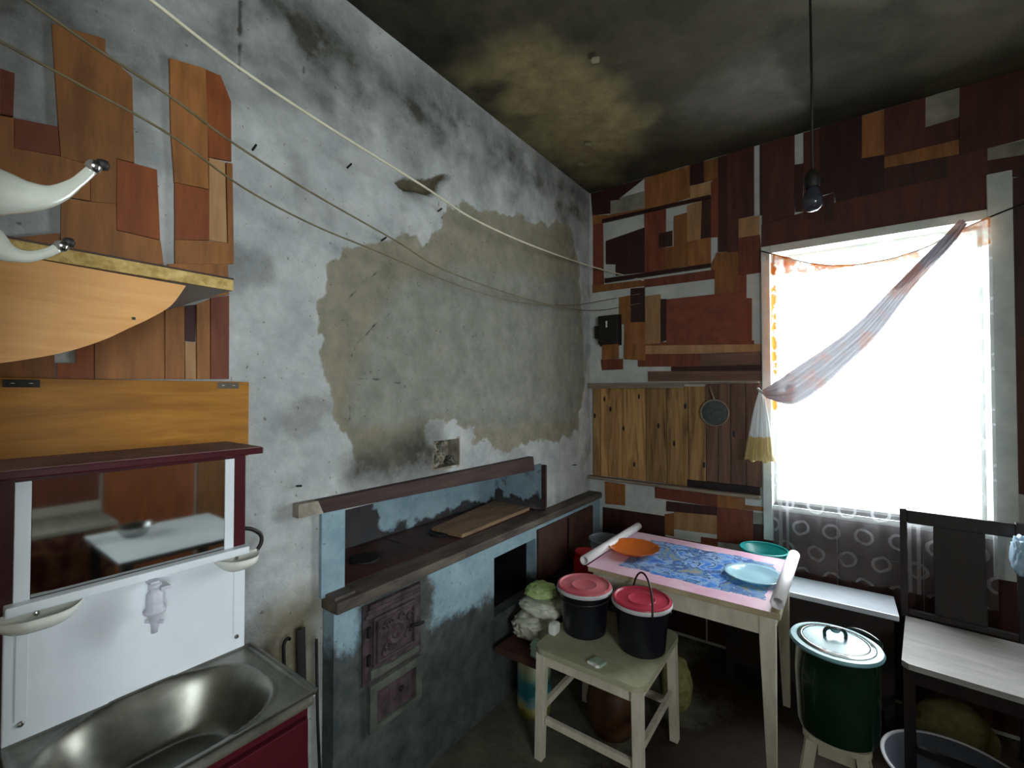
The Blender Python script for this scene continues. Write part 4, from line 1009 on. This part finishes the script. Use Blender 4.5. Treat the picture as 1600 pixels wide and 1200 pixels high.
def oilcloth_mat():
    t = NT('oilcloth_print')
    tc = t.node('ShaderNodeTexCoord'); sx = t.node('ShaderNodeSeparateXYZ'); t.link(tc.outputs['Object'], sx.inputs[0])
    n0 = t.noise(tc.outputs['Object'], 7, 4, .6)
    wob = t.math('MULTIPLY', t.math('SUBTRACT', n0, .5), .10)
    ax = t.math('ADD', t.math('ABSOLUTE', t.math('SUBTRACT', sx.outputs[0], .03)), wob)
    ay = t.math('ADD', t.math('ABSOLUTE', t.math('ADD', sx.outputs[1], .0)), wob)
    inx = t.math('LESS_THAN', ax, .315); iny = t.math('LESS_THAN', ay, .235)
    mid = t.math('MULTIPLY', inx, iny)
    n1 = t.noise(tc.outputs['Object'], 8, 7, .62, 1.0)
    blue = t.ramp(n1, [(.30, lin((44,84,170))), (.40, lin((70,128,206))), (.47, lin((150,178,210))), (.50, lin((52,74,122))), (.55, lin((88,132,196))), (.60, lin((128,150,126))), (.66, lin((190,124,136))), (.74, lin((62,104,186)))])
    pink = t.ramp(t.noise(tc.outputs['Object'], 6, 3, .5), [(.35, lin((214,168,190))), (.65, lin((228,196,210)))])
    col = t.mix(mid, pink, blue)
    t.link(col, t.b.inputs['Base Color']); M['oilcloth_print'] = t.set(.3, 0, .5)
oilcloth_mat()
mottled('oilcloth_back', (226,222,226), (238,234,238), 5, .45, bump=.02)
def oilcloth():
    t = thing('oilcloth', 'pink and blue printed oilcloth on the table with both ends curled into rolls', 'tablecloth', (.862,-.63,.6995))
    y0, y1 = -.985, -.262
    xa, xb = .455, 1.235
    obj('printed_sheet', bx(xa, xb, y0+.02, y1-.04, .6995, .7015), 'oilcloth_print', t)
    def roll(xc, y0, y1, r0, side):
        # spiral roll: sheet leaves the table and winds up on itself, showing the white back
        pts = []
        for k in range(46):
            a = k/45*2.6*2*math.pi; r = r0*(1-.10*k/45*2)
            th = -math.pi/2 + side*a
            pts.append((xc+r*math.cos(th), .7015+r0+r*math.sin(th)))
        bm = bmesh.new(); A = []; B = []
        for (x, z) in pts:
            A.append(bm.verts.new((x,y0,z))); B.append(bm.verts.new((x+.012,y1,z)))
        for i in range(len(A)-1): bm.faces.new((A[i],A[i+1],B[i+1],B[i]))
        o = obj('rolled_end', bm, 'oilcloth_back', t, True)
        md = o.modifiers.new('thickness', 'SOLIDIFY'); md.thickness = .0012
        return o
    roll(.440, y0+.02, y1, .023, -1)
    roll(1.254, y0+.055, y1-.02, .026, 1)
oilcloth()

def scallop(n, amp): return lambda th, r, z: 1+amp*math.cos(n*th)*(r/.13)
o = obj('orange_dish', lathe([(0,.003),(.07,.004),(.10,.018),(.128,.034),(.131,.036),(.126,.031),(.098,.013),(.07,0),(0,0)], .575,-.66,.7017,64, fn=scallop(16,.025)), 'orange_glass', None, True, org=(.575,-.66,.7017))
tag(o, 'shallow orange glass dish with scalloped rim on the table', 'dish')
pts = lathe([(0,.006),(.03,.008),(.05,.004),(.085,.006),(.105,.018),(.122,.022),(.124,.020),(.106,.012),(.085,0),(0,0)], 1.135,-.64,.7017,64, fn=scallop(24,.012))
o = obj('glass_plate', pts, 'aqua_glass', None, True, org=(1.135,-.64,.7017))
tag(o, 'pale aqua pressed-glass plate near the right end of the table', 'plate')

# ------------------------------------------------------------------ stool with buckets
def stool(name, label, x0, x1, y0, y1, h, th, topmat, splay, low, legw, stretch=True, group=None):
    t = thing(name, label, 'stool', ((x0+x1)/2,(y0+y1)/2,0), group=group)
    bm = bmesh.new(); r = .045; P = []
    for (cx, cy, a0) in ((x1-r,y1-r,0),(x0+r,y1-r,90),(x0+r,y0+r,180),(x1-r,y0+r,270)):
        for k in range(7): a = R(a0+15*k); P.append((cx+r*math.cos(a), cy+r*math.sin(a)))
    o = obj('seat', prism(P, lambda a,b,d:(a,b,d), h-th, h), topmat, t)
    legs = []
    ins = .03
    for sx in (-1,1):
        for sy in (-1,1):
            cx = (x0+ins if sx < 0 else x1-ins); cy = (y0+ins if sy < 0 else y1-ins)
            bm = bmesh.new(); rings = []
            for z, w, s in ((0,legw*.9,splay),(h-th,legw,0)):
                q = [(cx+sx*s-w/2,cy+sy*s-w/2),(cx+sx*s+w/2,cy+sy*s-w/2),(cx+sx*s+w/2,cy+sy*s+w/2),(cx+sx*s-w/2,cy+sy*s+w/2)]
                rings.append([bm.verts.new((a,b,z)) for a,b in q])
            for k in range(4): bm.faces.new((rings[0][k],rings[0][(k+1)%4],rings[1][(k+1)%4],rings[1][k]))
            bm.faces.new(rings[0][::-1]); bm.faces.new(rings[1])
            obj('leg', bm, 'white_paint', t); legs.append((cx,cy))
    az = h-th-.05
    for yy in (y0+ins, y1-ins): obj('apron', bx(x0+ins+legw/2,x1-ins-legw/2,yy-.008,yy+.008,az,h-th), 'white_paint', t)
    for xx in (x0+ins, x1-ins): obj('apron', bx(xx-.008,xx+.008,y0+ins+legw/2,y1-ins-legw/2,az,h-th), 'white_paint', t)
    if stretch:
        for yy in (y0+ins, y1-ins): obj('stretcher', bx(x0+ins+legw/2,x1-ins-legw/2,yy-.009,yy+.009,low,low+.028), 'white_paint', t)
        for xx in (x0+ins, x1-ins): obj('stretcher', bx(xx-.009,xx+.009,y0+ins+legw/2,y1-ins-legw/2,low+.05,low+.078), 'white_paint', t)
    return t
stool('wooden_stool', 'white-legged wooden stool with worn olive seat carrying the two black buckets', .395, .872, -1.355, -.875, .47, .024, 'stool_top', .008, .15, .038)

def bucket(label, cx, cy, lidmat, handle):
    t = thing('plastic_bucket', label, 'bucket', (cx,cy,.4705), group='black lidded buckets on the stool')
    obj('bucket_body', lathe([(0,0),(.090,0),(.095,.004),(.112,.195),(.113,.20),(.108,.20),(.0,.19)], cx,cy,.4705,48), 'black_plastic', t, False, autosmooth=True)
    for a in (0, math.pi):
        obj('handle_lug', lathe([(0,.012),(.010,.011),(.012,0)],0,0,0,12), 'black_plastic', t).data.transform(Matrix.Translation(Vector((math.cos(a+.3)*.108,math.sin(a+.3)*.108,.165)))@Matrix.Rotation(a+.3,4,'Z')@Matrix.Rotation(R(90),4,'Y')@Matrix.Translation(Vector((cx,cy,.4705))))
    l = obj('bucket_lid', lathe([(.112,.185),(.121,.185),(.123,.20),(.120,.207),(.112,.209),(.106,.203),(.06,.200),(.055,.203),(.05,.200),(0,.200)], cx,cy,.4705,56), lidmat, t, False, autosmooth=True)
    obj('lid_skirt', lathe([(.1235,.186),(.125,.189),(.125,.2),(.1235,.203)], cx,cy,.4705,56), 'grey_white_plastic', l, True)
    ang = R(-52) if handle else .35
    d = Vector((math.cos(ang), math.sin(ang), 0)); p = Vector((-math.sin(ang), math.cos(ang), 0))
    base = Vector((cx,cy,.4705+.175)); P = []
    for k in range(25):
        a = math.pi*k/24
        if handle: off = Vector((0,0,1))*math.sin(a)*.128 + p*math.sin(a)*(.015)
        else: off = -p*math.sin(a)*.127 + Vector((0,0,-1))*math.sin(a)*.012
        P.append(base + d*math.cos(a)*.1275 + off)
    obj('bail_handle', tube(P, .0042, 8), 'dark_metal' if handle else 'black_plastic', t, True)
    return t
def fix_lugs():
    for o in list(bpy.data.objects):
        if o.name.startswith('handle_lug'): o.data.transform(Matrix.Translation(Vector((0,0,0))))
bucket('black bucket with pale pink dusty lid, left one of the pair on the stool', .512, -1.105, 'lid_pink', False)
bucket('black bucket with crimson lid and raised wire bail, right one on the stool', .772, -1.087, 'lid_red', True)

def small_box():
    t = thing('paper_box', 'little torn white paper packet on the front of the stool seat', 'packet', (.668,-1.306,.4705))
    obj('packet_body', prism([(-.030,-.022),(.024,-.026),(.034,.018),(-.016,.026)], lambda a,b,d:(a+.668,b-1.306,.4705+d), 0, .011), 'paper_green', t)
    obj('torn_flap', prism([(-.030,-.024),(-.002,-.028),(.012,-.036),(.024,-.027),(.0,-.018)], lambda a,b,d:(a+.668,b-1.306,.4705+d), .003, .013), 'paper', t)
small_box()

# ------------------------------------------------------------------ tin, tray and bags left of the stool
def label_mat():
    t = NT('tin_label'); tc = t.node('ShaderNodeTexCoord'); sp = t.node('ShaderNodeSeparateXYZ'); t.link(tc.outputs['Object'], sp.inputs[0])
    n = t.noise(tc.outputs['Object'], 16, 4, .6)
    z = t.math('ADD', t.math('MULTIPLY', sp.outputs[2], 3.2), t.math('MULTIPLY', t.math('SUBTRACT', n, .5), .34))
    col = t.ramp(z, [(.06, lin((92,92,40))), (.16, lin((176,172,96))), (.24, lin((120,150,150))), (.34, lin((20,118,134))), (.50, lin((60,130,132))), (.66, lin((150,170,140))), (.8, lin((196,196,160))), (.93, lin((208,196,160)))])
    t.link(col, t.b.inputs['Base Color']); M['tin_label'] = t.set(.5, 0, .4)
label_mat()
tn = thing('paint_tin', 'tall tin with faded teal and yellow label standing on the floor by the stool', 'tin', (.235,-1.10,0))
obj('tin_body', lathe([(0,0),(.083,0),(.085,.004),(.085,.012),(.082,.016),(.082,.294),(.085,.298),(.085,.306),(.08,.308),(0,.304)], .235,-1.10,.0,48), 'tin_label', tn, False, autosmooth=True)
obj('tin_rim', lathe([(.083,.298),(.0865,.300),(.0865,.307),(.083,.309)], .235,-1.10,0,48), 'dark_metal', tn, True)
tr = obj('wooden_tray', prism([(.125,-1.265),(.382,-1.26),(.386,-.98),(.14,-.96)], lambda a,b,d:(a,b,.3095+d), 0, .03), 'brown_board', org=(.25,-1.10,.3095))
tag(tr, 'dark brown board laid over the tin as a tray for the bags', 'board')
for (lab, mat, c, r, amp, sd) in (
    ('crumpled white food bag, lowest in the heap on the brown tray', 'bag_white', (.235,-1.09,.395), (.100,.095,.052), .12, 1),
    ('white food bag folded over the middle of the heap', 'bag_white', (.268,-1.055,.494), (.110,.095,.030), .12, 7),
    ('pale bag with green marks bulging at the front of the heap', 'bag_bluegreen', (.345,-1.232,.380), (.034,.026,.040), .12, 2),
    ('bright green packet on the top of the bag heap', 'bag_green', (.245,-1.045,.556), (.078,.070,.024), .12, 3),
    ('small red-brown packet at the right of the green packet on the bag heap', 'bag_red', (.362,-1.01,.550), (.032,.034,.020), .12, 4),
    ('small white carton standing on the stool beside the left black bucket', 'paper', (.418,-1.215,.4955), (.018,.028,.025), .02, 5)):
    bm = blob(*c, *r, amp=amp, seed=sd, pw=.72 if sd != 5 else .4, crumple=0. if sd == 5 else 1.1)
    z0 = c[2]-r[2]
    tag(obj('food_bag' if sd != 5 else 'carton', bm, mat, None, True, org=(c[0],c[1],z0)), lab, 'bag' if sd != 5 else 'carton', 'heap of bags on the tray' if sd != 5 else None)

# ------------------------------------------------------------------ things under the stool and table
cr = thing('clay_crock', 'brown glazed crock standing in the shadow under the stool', 'crock', (.60,-1.0,0))
obj('crock_body', lathe([(0,0),(.085,0),(.11,.05),(.118,.13),(.105,.20),(.09,.235),(.098,.25),(.09,.252),(.08,.23),(.0,.05)], .60,-1.0,.0,40), 'brown_glaze', cr, True)
obj('crock_ear', tube(smooth_path([(.705,-1.03,.20),(.735,-1.04,.185),(.728,-1.04,.15),(.712,-1.03,.14)],4), .008, 8), 'brown_glaze', cr, True)
tag(obj('mesh_sack', blob(.80,-.70,.12,.075,.07,.12,.14,seed=8,pw=.85), 'mesh_sack', None, True, org=(.80,-.70,0)), 'olive mesh vegetable sack on the floor behind the stool leg', 'sack')
def crate():
    t = thing('wooden_crate', 'dark slatted crate wedged between the stove front and the table', 'crate', (.27,-.50,0))
    for (x, y) in ((.12,-.72),(.40,-.72),(.12,-.28),(.40,-.28)): obj('corner_post', bx(x-.012,x+.012,y-.012,y+.012,0,.485), 'dark_wood', t)
    for z in (.06,.17,.28,.39):
        obj('slat', bx(.10,.42,-.742,-.733,z,z+.08), 'dark_wood', t); obj('slat', bx(.10,.42,-.267,-.258,z,z+.08), 'dark_wood', t)
        obj('slat', bx(.413,.421,-.732,-.268,z,z+.08), 'dark_wood', t)
    for k in range(4): obj('top_slat', bx(.10+k*.081,.176+k*.081,-.742,-.258,.486,.497), 'dark_wood', t)
crate()
rj = thing('red_jar', 'red plastic jar behind the left black bucket', 'jar', (.300,-.675,.4975))
obj('jar_body', lathe([(0,0),(.060,0),(.066,.01),(.066,.05),(.062,.055),(.066,.06),(.066,.12),(.055,.14),(0,.14)], .300,-.675,.4975,36), 'red_plastic', rj, False, autosmooth=True)
obj('jar_cap', lathe([(.058,.135),(.060,.138),(.060,.16),(.056,.164),(0,.164)], .300,-.675,.4975,36), 'red_plastic', rj, False, autosmooth=True)
cl = thing('clear_tub', 'clear plastic tub with a wide rim behind the curled end of the oilcloth', 'tub', (.315,-.44,.4975))
obj('tub_body', lathe([(0,0),(.075,0),(.078,.004),(.095,.17),(.093,.17),(.076,.006),(0,.004)], .315,-.44,.4975,40), 'clear_plastic', cl, True)
obj('tub_rim', lathe([(.093,.168),(.102,.166),(.103,.172),(.098,.178),(.092,.175),(.093,.168)], .315,-.44,.4975,40), 'clear_plastic', cl, True)

# ------------------------------------------------------------------ bench, basin, pot, chair by the window
def bench():
    t = thing('white_bench', 'low bench with a glossy white top standing under the window', 'bench', (1.27,-.18,0))
    obj('bench_top', bx(.93,1.665,-.315,-.072,.525,.55,bev=.004), 'bench_white', t)
    obj('bench_front', bx(.95,1.645,-.295,-.280,.10,.525), 'bench_dark', t)
    for x in (.965,1.63):
        for y in (-.27,-.085): obj('leg', bx(x-.02,x+.02,y-.01,y+.02,0,.525), 'bench_dark', t)
bench()
tb = thing('teal_basin', 'teal plastic basin on the bench behind the table', 'basin', (1.12,-.188,.5505))
obj('basin_body', lathe([(0,0),(.085,0),(.09,.004),(.112,.150),(.110,.150),(.086,.006),(0,.005)], 1.12,-.188,.5505,48), 'teal_plastic', tb, True)
obj('basin_rim', lathe([(.110,.148),(.1165,.146),(.119,.151),(.114,.157),(.108,.153),(.110,.148)], 1.12,-.188,.5505,48), 'teal_plastic', tb, True)

stool('low_stool', 'low white stool with splayed legs under the green enamel pot', 1.337, 1.537, -1.035, -.835, .33, .02, 'white_paint', .045, .16, .034, False)
def pot():
    cx, cy, z = 1.437, -.935, .3305; k = .80; e = .09
    t = thing('enamel_pot', 'large dark green enamel pot with pale blue lid on the low stool', 'pot', (cx,cy,z))
    obj('pot_body', lathe([(0,0),(.138*k,0),(.150*k,.006),(.157*k,.03),(.163*k,.20),(.165*k,.20+e),(.170*k,.206+e),(.168*k,.212+e),(.162*k,.208+e),(.155*k,.03),(0,.01)], cx,cy,z,56), 'green_enamel', t, False, autosmooth=True)
    z += e
    l = obj('pot_lid', lathe([(.176*k,.210),(.178*k,.214),(.172*k,.222),(.150*k,.224),(.146*k,.219),(.138*k,.219),(.132*k,.226),(.06*k,.236),(0,.238)], cx,cy,z,56), 'lid_enamel', t, False, autosmooth=True)
    obj('lid_band', lathe([(.153*k,.2245),(.146*k,.2195),(.136*k,.2195),(.124*k,.2290),(.132*k,.2275),(.146*k,.2245)], cx,cy,z,56), 'green_enamel', l, True)
    a = R(15); d = Vector((math.cos(a), math.sin(a), 0))
    P = [Vector((cx,cy,z+.236))+d*s*.032+Vector((0,0,h)) for s, h in ((-1,0),(-1,.018),(-.7,.03),(0,.034),(.7,.03),(1,.018),(1,0))]
    obj('lid_knob', tube(smooth_path(P,4), .006, 8), 'green_enamel', l, True)
    obj('knob_grip', lathe([(0,-.006),(.012,-.005),(.016,0),(.012,.005),(0,.006)], cx,cy,z+.262,16), 'lid_enamel', l, True)
    for sgn in (1,):
        p = Vector((-math.sin(R(-36)), math.cos(R(-36)), 0)); q = Vector((p.y,-p.x,0))
        c0 = Vector((cx,cy,z+.185))+p*.166*k
        P = [c0+q*.055, c0+q*.055+p*.018+Vector((0,0,.03)), c0+p*.022+Vector((0,0,.042)), c0-q*.055+p*.018+Vector((0,0,.03)), c0-q*.055]
        obj('pot_handle', tube(smooth_path(P,5), .006, 8), 'green_enamel', t, True)
    q = Vector((.8,.6,0)); 
    obj('side_lug', tube([Vector((cx,cy,z+.17))+q*.165*k, Vector((cx,cy,z+.165))+q*.19*k], .012, 8), 'green_enamel', t, True)
pot()

def chair():
    t = thing('wooden_chair', 'dark wooden chair with a broad back splat standing against the window', 'chair', (1.865,-.395,0), R(-4.8))
    ORG[t.name] = (0,0,0)                                   # parts built in the chair's own frame
    w, d0, d1 = .20, -.265, .255
    P = [(-w,d0+.02),(-w+.02,d0),(w-.02,d0),(w,d0+.02),(w-.015,d1-.03),(-w+.015,d1-.03)]
    obj('seat', prism(P, lambda a,b,d:(a,b,d), .478, .50), 'seat_wood', t)
    for yy in (d0+.025, d1-.055): obj('seat_rail', bx(-w+.02,w-.02,yy-.009,yy+.009,.42,.478), 'dark_wood', t)
    for xx in (-w+.02, w-.02): obj('seat_rail', bx(xx-.009,xx+.009,d0+.03,d1-.05,.42,.478), 'dark_wood', t)
    for xx in (-w+.022, w-.022): obj('leg', bx(xx-.018,xx+.018,d0+.005,d0+.04,0,.478,bev=.003), 'dark_wood', t)
    for s in (-1,1):
        xx = s*(w-.012)
        bm = bmesh.new(); rings = []
        for z, y in ((0,d1+.005),(.48,d1-.015),(.99,d1+.03)):
            rings.append([bm.verts.new((xx+a,y+b,z)) for a,b in ((-.013,-.014),(.013,-.014),(.013,.014),(-.013,.014))])
        for a, b in zip(rings[:-1], rings[1:]):
            for k in range(4): bm.faces.new((a[k],a[(k+1)%4],b[(k+1)%4],b[k]))
        bm.faces.new(rings[0][::-1]); bm.faces.new(rings[-1])
        obj('back_post', bm, 'dark_wood', t)
    def slab(x0, x1, z0, z1, th=.009, name='back_slat'):
        yb = lambda z: d1-.015+(z-.48)/.51*.045
        bm = bmesh.new(); box(bm, x0, x1, -th, th, z0, z1, bev=.003)
        for v in bm.verts: v.co.y += yb(v.co.z)
        obj(name, bm, 'dark_wood', t)
    slab(-w+.025, w-.025, .925, .985, .011, 'top_rail')
    slab(-.084, .084, .53, .925, .008, 'back_splat')
    slab(-w+.025, w-.025, .503, .53, .010, 'lower_rail')
    for zz in (.16,.25): obj('stretcher', bx(-w+.02,w-.02,d0+.015,d0+.032,zz,zz+.025), 'dark_wood', t) if zz < .2 else None
    for xx in (-w+.02, w-.02): obj('stretcher', bx(xx-.008,xx+.008,d0+.03,d1-.01,.2,.225), 'dark_wood', t)
chair()
tag(obj('plastic_bag', blob(2.062,-.215,.86,.030,.035,.075,.2,seed=14,pw=.8,crumple=1.), 'blue_bag', None, True, org=(2.062,-.215,.785)), 'pale blue plastic bag hung on the right post of the chair back', 'bag')

bs = thing('floor_basin', 'grey enamel basin with a light rim on the floor under the chair', 'basin', (1.80,-.66,0))
obj('basin_body', lathe([(0,0),(.15,0),(.16,.005),(.215,.15),(.212,.152),(.155,.008),(0,.006)], 1.80,-.66,0,48), 'grey_enamel', bs, True)
obj('basin_rim', lathe([(.212,.15),(.224,.148),(.226,.154),(.215,.158),(.212,.15)], 1.80,-.66,0,48), 'grey_white_plastic', bs, True)
tag(obj('burlap_sack', blob(1.82,-.36,.13,.13,.07,.13,.16,seed=21,pw=.8), 'burlap', None, True, org=(1.82,-.36,0)), 'lumpy yellowish burlap sack on the floor behind the basin', 'sack')

# ------------------------------------------------------------------ what the mirror shows, on the right of the room
def right_side():
    t = thing('side_table', 'table under a white cloth on the right of the room, seen in the mirror', 'table', (2.17,-1.98,0))
    for (x, y) in ((1.86,-2.26),(2.48,-2.26),(1.86,-1.70),(2.48,-1.70)): obj('leg', bx(x-.022,x+.022,y-.022,y+.022,0,.67), 'dark_wood', t)
    obj('tabletop', bx(1.83,2.51,-2.29,-1.67,.67,.695,bev=.003), 'dark_wood', t)
    c = obj('white_cloth', bx(1.82,2.52,-2.30,-1.66,.6955,.699,bev=.001), 'white_cloth', None, org=(2.17,-1.98,.6955))
    tag(c, 'white cloth spread on the side table, seen in the mirror', 'tablecloth')
    for a in ((1.815,1.82,-2.30,-1.66),(2.52,2.525,-2.30,-1.66)):
        pass
    b = obj('steel_bowl', lathe([(0,0),(.05,0),(.09,.05),(.10,.062),(.098,.062),(.088,.05),(.05,.003),(0,.003)], 2.30,-2.12,.6995,32), 'chrome', None, True, org=(2.30,-2.12,.6995))
    tag(b, 'shiny steel bowl on the white cloth, seen in the mirror', 'bowl')
    k = thing('blanket_chest', 'low chest with pale top and reddish patterned cover, seen in the mirror', 'chest', (2.84,-2.55,0))
    obj('chest_body', bx(2.62,3.06,-2.95,-2.15,0,.715), 'bench_dark', k)
    obj('patterned_cover', bx(2.605,2.62,-2.96,-2.14,.30,.715), 'patterned_cloth', k)
    obj('chest_top', bx(2.59,3.08,-2.97,-2.13,.716,.74,bev=.003), 'chest_top', k)
    wr = bpy.data.objects['wall_right']
    for (y0, y1, z0, z1, m) in ((-2.1,-1.55,.0,1.1,'S'),(-1.53,-.9,.0,1.25,'O'),(-2.6,-2.12,.8,1.2,'R'),(-1.25,-1.0,1.3,1.8,'D'),(-2.05,-1.7,1.15,1.7,'D'),(-.88,-.3,.0,1.5,'R'),(-3.2,-2.65,.8,1.6,'O'),(-1.5,-1.28,1.3,2.2,'T')):
        obj('panel', bx(XR-.006,XR+.002,y0,y1,z0,z1), m, wr)
right_side()
